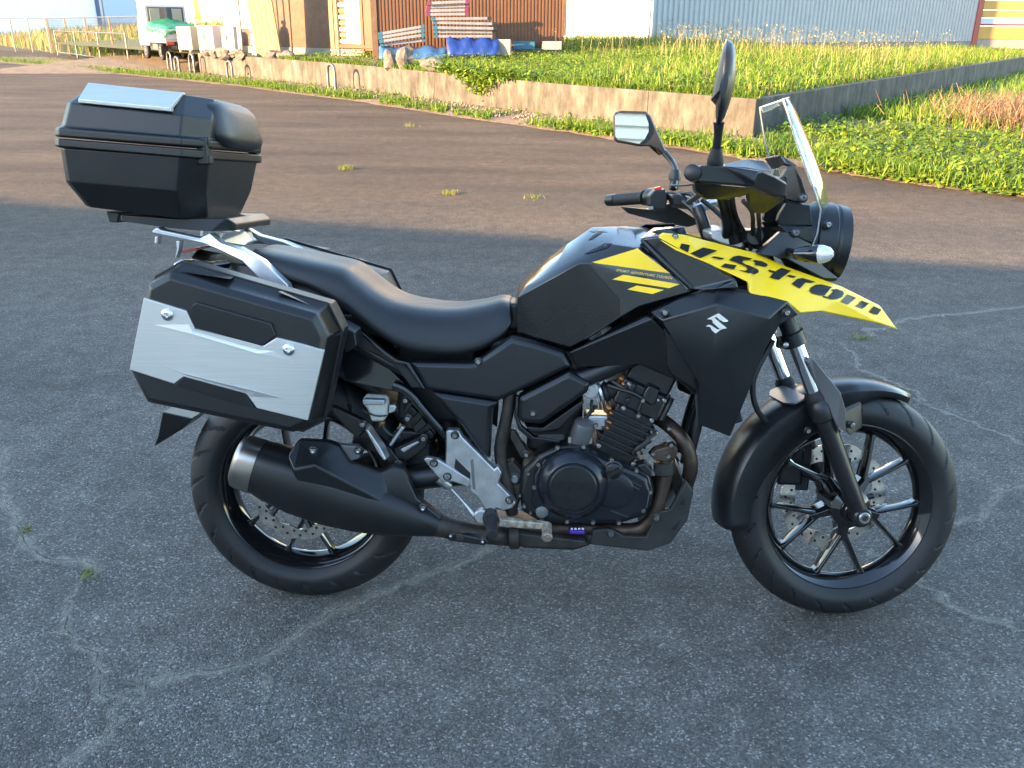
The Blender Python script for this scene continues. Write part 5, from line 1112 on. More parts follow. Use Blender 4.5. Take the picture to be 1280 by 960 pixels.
def clump(x, y, s=1.0): return .5+.5*np.sin(x*1.7*s+1.3*np.sin(y*1.1*s))*np.cos(y*1.9*s+.8*np.sin(x*.7*s))
def lot_points(k, umax, vmax, vpow=1.0):
    u = rng.random(k)*umax+.1; v = vmax*rng.random(k)**vpow+.12
    P = np.array([LOT(a, b_) for a, b_ in zip(u, v)]); return P, u, v
pl = Plants()
P, u, v = lot_points(46000, 15, 16, 1.3); k = len(P)
keep = (u < 10.5) | (v > 2.2); P, u, v = P[keep], u[keep], v[keep]; k = len(P)
far = np.clip((v-3)/8, 0, 1); hgt = (.10+.10*rng.random(k)+.30*far*rng.random(k))*(.55+.8*clump(P[:, 0], P[:, 1]))
C = tint(k, GREEN+YEL); st = rng.random(k) < .04+.16*far; C[st] = tint(st.sum(), STRAW)
pl.blades(P, hgt, .004+.005*rng.random(k), .9, C)
P, u, v = lot_points(20000, 15, 12, 1.4); k = len(P); kp = clump(P[:, 0]+3, P[:, 1], .8) > .35; P = P[kp]; k = len(P)
P[:, 2] += .05+.16*rng.random(k); pl.leaves(P, .035+.04*rng.random(k), .5, tint(k, GREEN+YEL))
k = 4500; u = rng.random(k)*16; P = np.array([LOT(a_, .03+.16*rng.random()) for a_ in u]); P[:, 2] = np.maximum(P[:, 2], .56+.03*u/10); kp = clump(P[:, 0]*1.2, P[:, 1]*1.2) > .25; P = P[kp]; k = len(P)
pl.blades(P, .06+.14*rng.random(k), .004+.004*rng.random(k), 1.6, tint(k, GREEN+YEL))
# right along the shaded wall and beyond
P, u, v = lot_points(9000, 4, 30, 1.2); k = len(P); pl.blades(P, .12+.28*rng.random(k), .007+.006*rng.random(k), .7, tint(k, GREEN+YEL+STRAW[:1]))
pl.build('lot_grass', M['plant'], label='thick green and yellow grass covering the raised lot', cat='grass', kind='stuff')
# tall seeding grass near the buildings
pl = Plants(); P, u, v = lot_points(620, 9, 15, .55); kp = v > 4.5; P = P[kp]; k = len(P); h_ = .45+.5*rng.random(k)
pl.blades(P, h_, np.full(k, .0045), .45, tint(k, STRAW)); Q = np.repeat(P, 4, 0)+np.stack([rng.normal(0, .05, 4*k), rng.normal(0, .05, 4*k), (np.repeat(h_, 4)*(.75+.2*rng.random(4*k)))], -1)
pl.leaves(Q, .03+.025*rng.random(4*k), .9, tint(4*k, STRAW)); pl.build('seeding_grass', M['straw'], label='tall pale seeding grass standing before the buildings', cat='grass', kind='stuff')
# hanging creeper over the wall
pl = Plants(); k = 1500; u = 6.3+rng.normal(0, .75, k); dz = rng.random(k)**1.4
P = np.array([wpt(a)+np.array([-.71, -.7])*(.02+.16*rng.random()) for a in u]); Z = .72-.42*dz*np.exp(-((u-6.3)/.7)**2)+.05*rng.normal(0, 1, k)
pl.leaves(np.column_stack([P, Z]), .06+.04*rng.random(k), .7, tint(k, YEL+GREEN)); pl.build('creeper', M['plant'], label='leafy creeper hanging over the concrete wall top', cat='creeper', kind='stuff')
# verge weeds
pl = Plants(); n_ = 15000; idx = rng.integers(0, len(ed2)-1, n_)
kp = rng.random(n_) < np.clip(1.2-idx/len(ed2)*.3, .2, 1); idx = idx[kp]; f = rng.random(len(idx))
A_ = ed2[idx]+(ed2[np.minimum(idx+1, len(ed2)-1)]-ed2[idx])*rng.random(len(idx))[:, None]; B_ = np.array([inner_pt(i) for i in range(len(ed2))])[idx]
tt = np.where(rng.random(len(idx)) < .7, .03+.30*f, f*.95); P2 = A_+(B_-A_)*tt[:, None]; kp = (clump(P2[:, 0]*1.4, P2[:, 1]*1.4) > .42) | (P2[:, 1] > 17); P2 = P2[kp]; k = len(P2)
pl.leaves(np.column_stack([P2, .04+.13*rng.random(k)*clump(P2[:, 0]*2, P2[:, 1]*2)]), .035+.05*rng.random(k), .5, tint(k, YEL+YEL+GREEN)); pl.blades(np.column_stack([P2, np.full(len(P2), .03)]), .08+.16*rng.random(len(P2)), np.full(len(P2), .006), .9, tint(len(P2), YEL+GREEN))
pl.build('verge_weeds', M['plant'], label='low bright weeds growing along the asphalt edge', cat='weeds', kind='stuff')
# broad-leaved ground cover at the right edge
pl = Plants(); k = 42000; X = 3.5+rng.random(k)**.9*12; 
ye = np.interp(X, [e_[0] for e_ in edge[6:]], [e_[1] for e_ in edge[6:]]); Y = ye+.02+rng.random(k)**1.5*6
s_ = (X-WP[0][0])*DR[1]-(Y-WP[0][1])*DR[0]; kp = (s_ > .1); X, Y = X[kp], Y[kp]; k = len(X); Zg = .05+.20*clump(X*1.5, Y*1.5, 1.3)*np.clip((Y-np.interp(X, [e_[0] for e_ in edge[6:]], [e_[1] for e_ in edge[6:]]))/.5, .15, 1)
pl.leaves(np.column_stack([X, Y, Zg*(.35+.75*rng.random(k))]), .035+.04*rng.random(k), .45, tint(k, YEL+GREEN[:3])); kb = np.arange(0, k, 4); pl.blades(np.column_stack([X[kb], Y[kb], Zg[kb]*.3]), .10+.18*rng.random(len(kb)), .004+.004*rng.random(len(kb)), 1.0, tint(len(kb), YEL+GREEN)); kb = rng.integers(0, k, 16000); pl.leaves(np.column_stack([X[kb]+rng.normal(0, .1, 16000), Y[kb]+rng.normal(0, .1, 16000), Zg[kb]*(.5+.7*rng.random(16000))]), .05+.05*rng.random(16000), .45, tint(16000, YEL+YEL+GREEN[:2])); pl.build('ground_cover', M['plant'], label='dense broad leaved ground cover spreading at the right asphalt edge', cat='weeds', kind='stuff')
# grasses on the far bank
pl = Plants(); k = 16000; f = rng.random(k); tq = rng.random(k); f = .10+.9*f**1.4; A2 = WP[0]+DR*(f[:, None]*30+1); E2 = np.column_stack([7+f*24, 8+f*9]); P2 = A2+(E2-A2)*tq[:, None]; zz = .02+.04*f*np.sin(math.pi*tq)
pl.blades(np.column_stack([P2, zz]), .10+.28*rng.random(k), .007+.006*rng.random(k), .7, tint(k, GREEN+YEL+GREEN)); pl.build('bank_grass', M['plant'], label='mixed green grass on the bank beside the shaded wall', cat='grass', kind='stuff')
# dead brush heap
pl = Plants(); k = 2600; c0 = G(1262, 165)[:2]; P2 = c0+rng.normal(0, 1, (k, 2))*np.array([.6, .9])+np.array([.3, .0]); P = np.column_stack([P2, .02+.30*rng.random(k)])
pl.blades(P, .15+.45*rng.random(k), np.full(k, .0045), 2.2, tint(k, [(.28, .17, .09), (.34, .23, .13), (.2, .12, .06)])); pl.build('dry_brush', M['straw'], label='heap of dead reddish brown brush at the right edge', cat='brush', kind='stuff')
# single tall weed by the screen
def weed(name, px, py, h, label, cols, group=None, n=60, spread=.1, z=0.0):
    o_ = G(px, py, z); pl = Plants(); kk = n
    t_ = rng.random(kk); P = np.column_stack([rng.normal(0, .012+spread*.2, kk), rng.normal(0, .012+spread*.2, kk), h*t_])
    if h > .25: pl.blades(np.zeros((1, 3)), np.array([h]), np.array([.008]), .05, tint(1, cols)); pl.leaves(P, (.10-.05*t_)*1.0, .6, tint(kk, cols))
    else: pl.blades(np.column_stack([rng.normal(0, spread, (kk, 2)), np.zeros(kk)]), h*(.5+rng.random(kk)), np.full(kk, .0025), 1.2, tint(kk, cols))
    o = pl.build(name, M['plant'], label=label, cat='weed', group=group); o.location = o_; return o
weed('tall_weed', 1054, 194, .42, 'upright leafy weed standing alone behind the windscreen', YEL)
weed('tall_weed', 1106, 176, .30, 'small pointed weed beside the shaded wall', YEL)
for px, py, h, lb, nn, sp in ((32, 664, .008, 'yellowish grass tuft in the upper crack at far left', 40, .012), (110, 718, .010, 'small green grass tuft at the bend of the left crack', 60, .014), (432, 212, .06, 'straw coloured tuft on the sunlit asphalt behind the top case', 110, .035), (563, 243, .05, 'straw coloured tuft on the sunlit asphalt above the seat', 110, .035), (668, 248, .05, 'small tuft on the sunlit asphalt left of the far mirror', 50, .05), (512, 158, .06, 'tuft on the sunlit asphalt near the verge', 50, .05), (1078, 424, .02, 'tiny green tuft in the pale crack below the beak', 40, .025)):
    weed('weed_tuft', px, py, h, lb, YEL+STRAW, 'grass tufts in the asphalt', nn, sp)

# loose stones at the foot of the wall
V = []; F = []
for i in range(1500):
    t_ = rng.random(); w_ = wpt(1.5+t_*12); q = w_-np.array([.71, .70])*(.05+.9*rng.random()**1.5); s_ = .012+.03*rng.random()**2; n0 = len(V); jt = 1+.35*rng.normal(0, 1, (6, 1))
    O = np.array([(1, 0, 0), (-1, 0, 0), (0, 1, 0), (0, -1, 0), (0, 0, .7), (0, 0, -.6)])*jt*s_+np.array([q[0], q[1], .055])
    V += [tuple(v_) for v_ in O]; F += [(n0+i_, n0+j_, n0+k_) for i_, j_, k_ in ((0, 2, 4), (2, 1, 4), (1, 3, 4), (3, 0, 4), (2, 0, 5), (1, 2, 5), (3, 1, 5), (0, 3, 5))]
gv = mk('gravel', V, F, soilmat('gravel_stone', (.09, .075, .06), (.22, .19, .15), 30)); tag(gv, 'loose gravel strewn along the foot of the concrete wall', 'gravel', None, 'stuff')
# ================================================================== BACKGROUND THINGS
M['brown'] = mat('brown_sheet_metal', (.085, .037, .016), .5, noise=.12, nscale=2)
M['bluewhite'] = mat('pale_blue_siding', (.26, .30, .335), .45, noise=.06, nscale=1.5)
M['whitewall'] = mat('white_wall', (.80, .80, .78), .7, noise=.04, nscale=1)
M['siding'] = mat('white_siding', (.74, .74, .70), .55, noise=.05, nscale=2)
M['redtrim'] = mat('dark_red_trim', (.25, .04, .035), .5); M['yellowpanel'] = mat('ochre_panel', (.33, .21, .06), .6, noise=.1, nscale=2)
M['grayfoot'] = mat('grey_footing', (.20, .19, .18), .9, noise=.15, nscale=3); M['wood'] = mat('weathered_plywood', (.20, .14, .075), .7, noise=.25, nscale=5); M['darkwood'] = mat('dark_stained_wood', (.09, .05, .03), .7, noise=.3, nscale=5)
M['whitepaint'] = mat('white_vehicle_paint', (.42, .42, .41), .3, coat=.5); M['tarpgreen'] = mat('green_tarp', (.02, .17, .09), .5, noise=.2, nscale=4); M['tarpblue'] = mat('blue_tarp', (.008, .03, .17), .45, noise=.2, nscale=6)
M['galv'] = mat('galvanised_pipe', (.16, .165, .17), .4, .8, noise=.15, nscale=8); M['rustpost'] = mat('rusty_post', (.22, .12, .07), .8, noise=.3, nscale=12)
M['stone'] = mat('rough_stone', (.11, .10, .09), .9, noise=.5, nscale=7, bump=.8, bscale=30); M['darkglass'] = mat('window_glass', (.05, .07, .09), .08, coat=1); M['tail'] = mat('red_tail_lens', (.45, .02, .02), .25, coat=1); M['plateyellow'] = mat('yellow_number_plate', (.75, .50, .02), .4)
M['dullalu'] = mat('dull_pole_aluminium', (.20, .21, .23), .45, .5, noise=.2, nscale=6); M['beige'] = mat('beige_casing', (.27, .24, .185), .5, noise=.06, nscale=4); M['cyan'] = mat('blue_end_cap', (.015, .08, .14), .4); M['purplecap'] = mat('magenta_end_cap', (.10, .015, .05), .4); M['banner'] = mat('yellow_banner', (.8, .48, .03), .6)
M['greycyl'] = mat('grey_gas_cylinder', (.38, .40, .42), .4, .2, noise=.1, nscale=6); M['lightblue'] = mat('pale_blue_panel', (.30, .40, .52), .5); M['bluepaint'] = mat('mid_blue_paint', (.03, .09, .22), .4, coat=.5)
def corr(name, a, b_, z0, z1, mat_, parent, pitch, dep, org):
    """ribbed sheet wall from a to b, ribs standing proud"""
    a, b_ = np.array(a), np.array(b_); d = b_-a; L_ = np.linalg.norm(d); d /= L_; n_ = np.array([d[1], -d[0]]); V = []; F = []; n = int(L_/pitch); prof = []
    for i in range(n):
        for f, o_ in ((0, 0), (.30, 0), (.40, dep), (.82, dep), (.92, 0)): prof.append(((i+f)*pitch, o_))
    prof.append((L_, 0))
    for s_, o_ in prof:
        p = a+d*s_+n_*o_-org; V += [(*p, z0), (*p, z1)]
    for i in range(len(prof)-1): F.append((2*i, 2*i+2, 2*i+3, 2*i+1))
    return mk(name, V, F, mat_, parent)
def boxo(name, c, h, mat_, parent=None, rz=0, bevel=.01, label=None, cat=None, group=None):
    mb = MB(); mb.box((0, 0, 0), h); o = mb.build(name, mat_, parent, bevel=bevel); o.location = c; o.rotation_euler = (0, 0, rz); tag(o, label, cat, group); return o
def quadwall(name, a, b_, z0, z1, th, mat_, parent, org, bevel=.01):
    a, b_ = np.array(a), np.array(b_); d = b_-a; d /= np.linalg.norm(d); n_ = np.array([d[1], -d[0]])
    V = [(*(p-org), z) for p in (a, b_, b_-n_*th, a-n_*th) for z in (z0, z1)]
    return mk(name, V, [(0, 2, 3, 1), (2, 4, 5, 3), (4, 6, 7, 5), (6, 0, 1, 7), (1, 3, 5, 7), (0, 6, 4, 2)], mat_, parent, bevel=bevel)
# ---- brown ribbed building
bA, bB = H(469, 24.0), H(703, 24.3); bd = (bB-bA)/np.linalg.norm(bB-bA); bn = np.array([bd[1], -bd[0]])
brown = empty('brown_building', (*bA, 0), 0, 'brown ribbed sheet metal building behind the pile of poles', 'building')
corr('front_wall', bA, bB, .95, 3.1, M['brown'], brown, .088, .018, bA)
corr('side_wall', bB, bB-bn*3, .95, 3.1, M['brown'], brown, .088, .018, bA)
quadwall('footing', bA+bn*.01, bB+bn*.01, .3, .95, .2, M['grayfoot'], brown, bA); quadwall('back_wall', bB-bn*3, bA-bn*3, .3, 3.1, .1, M['brown'], brown, bA); quadwall('left_wall', bA-bn*3, bA, .3, 3.1, .1, M['brown'], brown, bA)
quadwall('corner_post', bA-bd*.10+bn*.05, bA+bd*.06+bn*.05, .6, 3.1, .12, M['darkwood'], brown, bA); quadwall('corner_trim', bB-bd*.02+bn*.04, bB+bd*.10+bn*.04, 1.25, 3.1, .1, M['darkwood'], brown, bA)
V = [(*(q-bA), z) for q in (bA+bn*.5-bd*.4, bB+bn*.5+bd*.4, bB-bn*3.4+bd*.4, bA-bn*3.4-bd*.4) for z in (3.1, 3.25)]
mk('roof', V, [(0, 2, 3, 1), (2, 4, 5, 3), (4, 6, 7, 5), (6, 0, 1, 7), (1, 3, 5, 7), (0, 6, 4, 2)], M['grayfoot'], brown)
# ---- far white hall in sun
wA, wB = H(600, 50), H(830, 50)
wh = empty('white_hall', (*wA, 0), 0, 'bright white hall wall between the brown and pale blue buildings', 'building')
quadwall('wall', wA, wB, 1.15, 12, 6, M['whitewall'], wh, wA); quadwall('base_band', wA+np.array([0, -.05]), wB+np.array([0, -.05]), .5, 1.15, 1, M['beige'], wh, wA)
# ---- pale blue ribbed hall, its long face turned from the sun
pA = H(811, 33.0); dv = np.array([.79, .613]); t_ = 2.0
def pxof(p): 
    d = np.array([p[0], p[1], 1.4])-CAM; return 640+FPX*(d@CR)/(d@CF)
while pxof(pA+dv*t_) < 1216: t_ += .05
pB = pA+dv*t_; pn = np.array([dv[1], -dv[0]])
bl = empty('pale_blue_hall', (*pA, 0), 0, 'long pale blue ribbed hall with dark red corner and ochre end', 'building')
corr('long_wall', pA, pB, .95, 9, M['bluewhite'], bl, .26, .05, pA); quadwall('footing', pA, pB, .2, .95, .3, M['grayfoot'], bl, pA)
quadwall('end_wall', pA-pn*8, pA, .2, 9, .2, M['whitewall'], bl, pA); quadwall('corner_trim', pB+pn*.06, pB+dv*.42+pn*.06, .7, 9, .4, M['redtrim'], bl, pA)
yd = np.array([1.0, .12]); yd /= np.linalg.norm(yd); yA = pB+dv*.42; yn = np.array([yd[1], -yd[0]])
for i, (z0, z1, mt) in enumerate(((.5, 1.05, 'grayfoot'), (1.05, 1.62, 'yellowpanel'), (1.64, 1.72, 'redtrim'), (1.72, 1.98, 'lightblue'), (2.0, 2.32, 'yellowpanel'), (2.34, 2.75, 'yellowpanel'), (2.77, 9, 'yellowpanel'))):
    quadwall('end_panel', yA+yn*(.03*(i % 2)), yA+yd*12+yn*(.03*(i % 2)), z0, z1, .3, M[mt], bl, pA)
quadwall('back_wall', pB-pn*12, pA-pn*8, .2, 9, .2, M['whitewall'], bl, pA)
# ---- hall behind the photographer: its shade covers the bike
off = -np.array([SUN_AZ[0], SUN_AZ[1]]); hb = 3.2; s1, s2 = np.array([-4.24, 5.5]), np.array([3.76, 3.79]); sh = -off*hb/math.tan(SUN_EL)
e1, e2 = s1+sh, s2+sh; ed = (e2-e1)/np.linalg.norm(e2-e1); q0, q1 = e1-ed*24, e1+ed*32; qn = np.array([-ed[1], ed[0]])
rear = empty('siding_hall', (*q0, 0), 0, 'white lap siding hall behind the camera, seen in the left mirror', 'building')
V = []; F = []; nb = 24
for i in range(nb):
    z0, z1 = hb*i/nb, hb*(i+1)/nb
    for q in (q0, q1): V += [(*(q-q0+qn*.0), z1), (*(q-q0-qn*-.06), z0)]
    F.append((4*i, 4*i+1, 4*i+3, 4*i+2))
    if i: F.append((4*i+1, 4*(i-1), 4*(i-1)+2, 4*i+3))
mk('lap_siding', V, F, M['siding'], rear)
Lq = np.linalg.norm(q1-q0); V = [(*(p-q0), z) for p in (q0+qn*.02, q1+qn*.02, q1-qn*12, q0-qn*12) for z in (0, hb)]
mk('hall_body', [(x, y, z) if True else 0 for x, y, z in [(*(p-q0), z) for p in (q0-qn*.05, q1-qn*.05, q1-qn*12, q0-qn*12) for z in (0, hb-.005)]], [(0, 2, 3, 1), (2, 4, 5, 3), (4, 6, 7, 5), (6, 0, 1, 7), (1, 3, 5, 7)], M['whitewall'], rear)
for i in range(8):
    p = q0+ed*(4+i*6.6); V_ = [(*(r_-q0), z) for r_ in (p+qn*.12, p+ed*.22+qn*.12, p+ed*.22, p) for z in (0, hb)]
    mk('pillar', V_, [(0, 2, 3, 1), (2, 4, 5, 3), (4, 6, 7, 5), (6, 0, 1, 7), (1, 3, 5, 7)], M['beige'], rear)
# ---- shed with its clutter, left of the brown building
sA, sB = H(300, 31.0), H(455, 26.6); sd_ = (sB-sA)/np.linalg.norm(sB-sA); sn = np.array([sd_[1], -sd_[0]]); zb = .62
shed = empty('old_shed', (*sA, 0), 0, 'old dark wooden shed with white shutter beside the brown building', 'shed')
quadwall('wall', sA, sB-sd_*.0, zb, 2.75, 2.5, M['darkwood'], shed, sA); quadwall('footing', sA+sn*.03, sB+sn*.03, .2, zb+.22, .3, M['grayfoot'], shed, sA)
def on_shed(x): # position along the shed front for photo x
    lo, hi = -6.0, 12.0
    for _ in range(40):
        mid = (lo+hi)/2
        if pxof(sA+sd_*mid) < x: lo = mid
        else: hi = mid
    return sA+sd_*lo
quadwall('white_shutter', on_shed(434)+sn*.05, on_shed(452)+sn*.05, .98, 2.7, .06, M['whitewall'], shed, sA); quadwall('door_frame', on_shed(452)+sn*.07, on_shed(456)+sn*.07, .8, 2.74, .1, M['brown'], shed, sA); quadwall('door_frame', on_shed(457)+sn*.07, on_shed(468)+sn*.07, .8, 2.74, .1, M['brown'], shed, sA)
for i in range(10): quadwall('lattice_slat', on_shed(426)+sn*.05, on_shed(433.5)+sn*.05, 1.0+i*.16, 1.09+i*.16, .03, M['wood'] if i % 2 else M['whitewall'], shed, sA, bevel=0)
for x0, x1 in ((413, 418), (419, 425)): quadwall('wall_board', on_shed(x0)+sn*.04, on_shed(x1)+sn*.04, .85, 2.7, .03, M['wood'], shed, sA)
quadwall('sill', on_shed(425)+sn*.09, on_shed(468)+sn*.09, .86, .96, .12, M['brown'], shed, sA)
for x0, x1, mt in ((282, 300, 'whitewall'), (301, 318, 'whitewall'), (319, 334, 'redtrim')): quadwall('wall_sheet', on_shed(x0)+sn*.06, on_shed(x1)+sn*.06, 1.35, 2.7, .04, M[mt], shed, sA)
def at_s(x, out): p = on_shed(x)+sn*out; return p
ang_s = math.atan2(sd_[1], sd_[0])
def ac(name, x, out, wd, h, label, m_, cat, kind):
    p = at_s(x, out); o = empty(name, (*p, zb+.02), ang_s, label, cat)
    mb = MB(); mb.box((0, 0, h/2+.06), (wd/2, .15, h/2)); mb.build('casing', M[m_], o, bevel=.02)
    for s_ in (-1, 1): mb = MB(); mb.box((s_*wd*.35, 0, .03), (.05, .17, .03)); mb.build('foot', M['grayfoot'], o, bevel=.005)
    if kind == 'fan':
        mb = MB(); mb.lathe((-wd*.12, -.15, h/2+.06), (0, -1, 0), [(0, h*.40), (.012, h*.40), (.014, h*.37), (.004, h*.36)], 32); mb.build('fan_ring', M['grayfoot'], o, smooth=True)
        for i in range(7): mb = MB(); mb.box((-wd*.12, -.168, h/2+.06+(i-3)*h*.1), (h*.36*math.sqrt(max(.05, 1-((i-3)/3.6)**2)), .004, .006)); mb.build('grille_bar', M[m_], o)
    else:
        for s_, mt in ((-1, 'beige'), (1, 'whitepaint')): mb = MB(); mb.box((s_*wd*.24, -.155, h/2+.06), (wd*.215, .012, h*.44)); d_ = mb.build('door', M[mt], o, bevel=.006); mb = MB(); mb.box((s_*wd*.06, -.175, h/2+.1), (.012, .012, .07)); mb.build('handle', M['galv'], d_)
    return o
ac('air_conditioner', 264, .9, .78, .70, 'beige outdoor air conditioner unit beside the truck', 'beige', 'air conditioner', 'fan')
ac('storage_cabinet', 291, .9, .80, .74, 'white storage cabinet with a beige door against the shed', 'whitepaint', 'cabinet', 'box')
ac('storage_cabinet', 319, .9, .62, .72, 'plain bright white cabinet next to the gas cylinder', 'whitepaint', 'cabinet', 'box')
p = at_s(348, .8); gc = empty('gas_cylinder', (*p, zb), 0, 'grey gas cylinder standing against the shed', 'gas cylinder')
mb = MB(); mb.lathe((0, 0, 0), (0, 0, 1), [(0, .2), (.04, .21), (.8, .21), (.95, .16), (1.0, .06)], 24); mb.build('body', M['greycyl'], gc, smooth=True); mb = MB(); mb.lathe((0, 0, .98), (0, 0, 1), [(0, .05), (.08, .05), (.09, .11), (.16, .11)], 16); mb.build('valve', M['galv'], gc, smooth=True)
for z_ in (.25, .62): mb = MB(); mb.lathe((0, 0, z_), (0, 0, 1), [(0, .214), (.03, .214)], 24); mb.build('strap', M['darkwood'], gc, smooth=True)
p = at_s(383, 1.6); o = boxo('plywood_sheet', (*p, zb+1.45), (.56, .02, 1.5), M['wood'], None, ang_s, .004, 'tall weathered plywood sheet leaning by the shed', 'board'); o.rotation_euler = (R(7), 0, ang_s)
for i in range(5): mb = MB(); mb.box((-.44+i*.22, -.024, 0), (.012, .006, 1.48)); c_ = mb.build('batten', M['wood'], o)
for x, out, h, lb, mt in ((345, 1.3, 3.2, 'slim pale pole standing before the gas cylinder', 'galv'), (411, 1.4, 3.4, 'dark thin post right of the plywood sheet', 'darkwood'), (338, 1.2, 3.0, 'white thin post left of the gas cylinder', 'whitepaint')):
    p = at_s(x, out); o = empty('post', (*p, zb-.05), 0, lb, 'post'); mb = MB(); mb.tube([(0, 0, 0), (.02, 0, h*.5), (-.03, 0, h)], .035, 8); mb.build('shaft', M[mt], o, smooth=True); mb = MB(); mb.lathe((0, 0, 0), (0, 0, 1), [(0, .09), (.05, .08), (.06, .04)], 12); mb.build('base', M['grayfoot'], o, smooth=True)
p = at_s(262, .4); o = empty('banner', (*p, zb), ang_s, 'yellow upright banner behind the air conditioner', 'banner')
V = []; F = []
for i in range(9):
    for j in range(4): V.append((-.17+j*.115, .03*math.sin(i*1.1+j), 1.0+i*.25))
for i in range(8):
    for j in range(3): F.append((i*4+j, i*4+j+1, i*4+j+5, i*4+j+4))
c_ = mk('cloth', V, F, M['banner'], o, smooth='all'); c_.modifiers.new('t', 'SOLIDIFY').thickness = .01; mb = MB(); mb.tube([(-.19, 0, 0), (-.19, 0, 3.1)], .015, 8, spline=False); mb.build('pole', M['galv'], o, smooth=True)
# ---- stones
def stone(x, y, z, s_, label, grp=None, sq=(1, 1, 1)):
    p = G(x, y, z) if not isinstance(x, tuple) else x
    bm = bmesh.new(); bmesh.ops.create_icosphere(bm, subdivisions=2, radius=1)
    r0 = rng.random(3)*20
    for v in bm.verts:
        c_ = v.co; f = 1+.10*rng.normal()*.8+.22*math.sin(c_.x*2.3+r0[0])*math.cos(c_.y*2.9+r0[1])+.12*math.sin(c_.z*5+r0[2])+.06*math.sin(c_.x*9+c_.y*7); v.co = Vector((c_.x*sq[0], c_.y*sq[1], c_.z*sq[2]))*f*s_
    me = bpy.data.meshes.new('stone'); bm.to_mesh(me); bm.free(); me.materials.append(M['stone']); o = bpy.data.objects.new('stone', me); col.objects.link(o); o.location = p; return tag(o, label, 'stone', grp)
def hz(x, d, z): p = H(x, d); return (p[0], p[1], z)
stone(hz(504, 20.4, .80), 0, 0, .20, 'tall dark standing stone near the blue ended poles', 'garden stones on the lot', (.85, .8, 1.7))
stone(hz(486, 20.8, .74), 0, 0, .17, 'pale upright stone left of the dark standing stone', 'garden stones on the lot', (.85, .8, 1.4))
stone(hz(529, 20.0, .72), 0, 0, .13, 'small round pale stone right of the standing stone', 'garden stones on the lot', (1, 1, .9))
stone(hz(541, 19.2, .72), 0, 0, .18, 'low grey rounded rock in the grass', 'garden stones on the lot', (1.3, 1, .75))
for i, (x, lb) in enumerate(((322, 'stone at the left end of the row before the cabinets'), (332, 'small stone before the gas cylinder'), (343, 'pale stone at the foot of the slim pole'), (356, 'brown stone right of the slim pole'), (366, 'dark stone at the foot of the plywood sheet'), (407, 'white stone left of the dark post'), (417, 'big dark stone at the foot of the dark post'), (425, 'grey stone below the shed corner'))):
    p = at_s(x, 1.9); stone((p[0], p[1], .68), 0, 0, .13+.04*(i % 3), lb, 'stones along the wall top', (1.1, .9, .8))
# ---- aluminium poles stacked before the brown building
def bpos(x): # along brown front
    lo, hi = -2.0, 8.0
    for _ in range(40):
        mid = (lo+hi)/2
        if pxof(bA+bd*mid) < x: lo = mid
        else: hi = mid
    return bA+bd*lo
def zpix(y, d): return CH-(y-34)*d/FPX*1.0
dd = 22.6
ST = [  # x0, x1, y0, y1, radius, cap, label
    (540, 616, 30, 31, 'm', 'light aluminium pole, second highest of the long stack'), (538, 610, 26, 25, 'm', 'light aluminium pole on top of the long stack'), (540, 617, 35.5, 36, 'm', 'light aluminium pole in the middle of the long stack'), (541, 616, 40, 40, 'm', 'light aluminium pole second from the bottom of the long stack'), (541, 616, 45, 44.5, 'm', 'light aluminium pole at the bottom of the long stack'),
    (534, 584, 9.5, 7, 'p', 'short pole on top of the purple ended bundle'), (533, 584, 13.5, 11.5, 'p', 'short pole second in the purple ended bundle'), (532, 583, 17.5, 16, 'p', 'short pole third in the purple ended bundle'), (532, 583, 21.5, 20.5, 'p', 'lowest short pole of the purple ended bundle'),
    (474, 530, 43, 34, 'c', 'upper pole of the tilted blue ended bundle'), (474, 530, 47, 38.5, 'c', 'second pole of the tilted blue ended bundle'), (475, 530, 51, 43.5, 'c', 'third pole of the tilted blue ended bundle'), (476, 531, 55, 49, 'c', 'lowest pole of the tilted blue ended bundle')]
for i, (x0, x1, y0, y1, cp, lb) in enumerate(ST):
    out = .9+.05*(i % 3); a = bpos(x0)+bn*out; b_ = bpos(x1)+bn*out; za, zz = zpix(y0, dd), zpix(y1, dd); a3 = np.array([0, 0, 0.]); b3 = np.array([*(b_-a), zz-za])
    o = empty('aluminium_pole', (*a, za), 0, lb, 'pole', 'aluminium poles stacked before the brown building'); d3 = b3/np.linalg.norm(b3); L_ = np.linalg.norm(b3)
    mb = MB(); e2 = np.array([0, 0, 1.]); n3 = np.cross(d3, e2)
    V = [];  hw, hh = .045, .033
    for t_ in (.05, L_-.05):
        for s1_, s2_ in ((-1, -1), (1, -1), (1, 1), (-1, 1)): V.append(d3*t_+n3*hw*s1_+e2*hh*s2_)
    mk('tube', V, [(0, 1, 2, 3), (4, 5, 6, 7), (0, 1, 5, 4), (1, 2, 6, 5), (2, 3, 7, 6), (3, 0, 4, 7)], M['dullalu'], o, bevel=.008)
    for t0, t1 in ((0, .10), (L_-.10, L_)):
        V = []
        for t_ in (t0, t1):
            for s1_, s2_ in ((-1, -1), (1, -1), (1, 1), (-1, 1)): V.append(d3*t_+n3*(hw+.008)*s1_+e2*(hh+.006)*s2_)
        mk('end_cap', V, [(0, 1, 2, 3), (4, 5, 6, 7), (0, 1, 5, 4), (1, 2, 6, 5), (2, 3, 7, 6), (3, 0, 4, 7)], M[{'m': 'plastic', 'p': 'purplecap', 'c': 'cyan'}[cp]] if not (cp == 'm' and t0 == 0) else M['cyan'], o, bevel=.004)
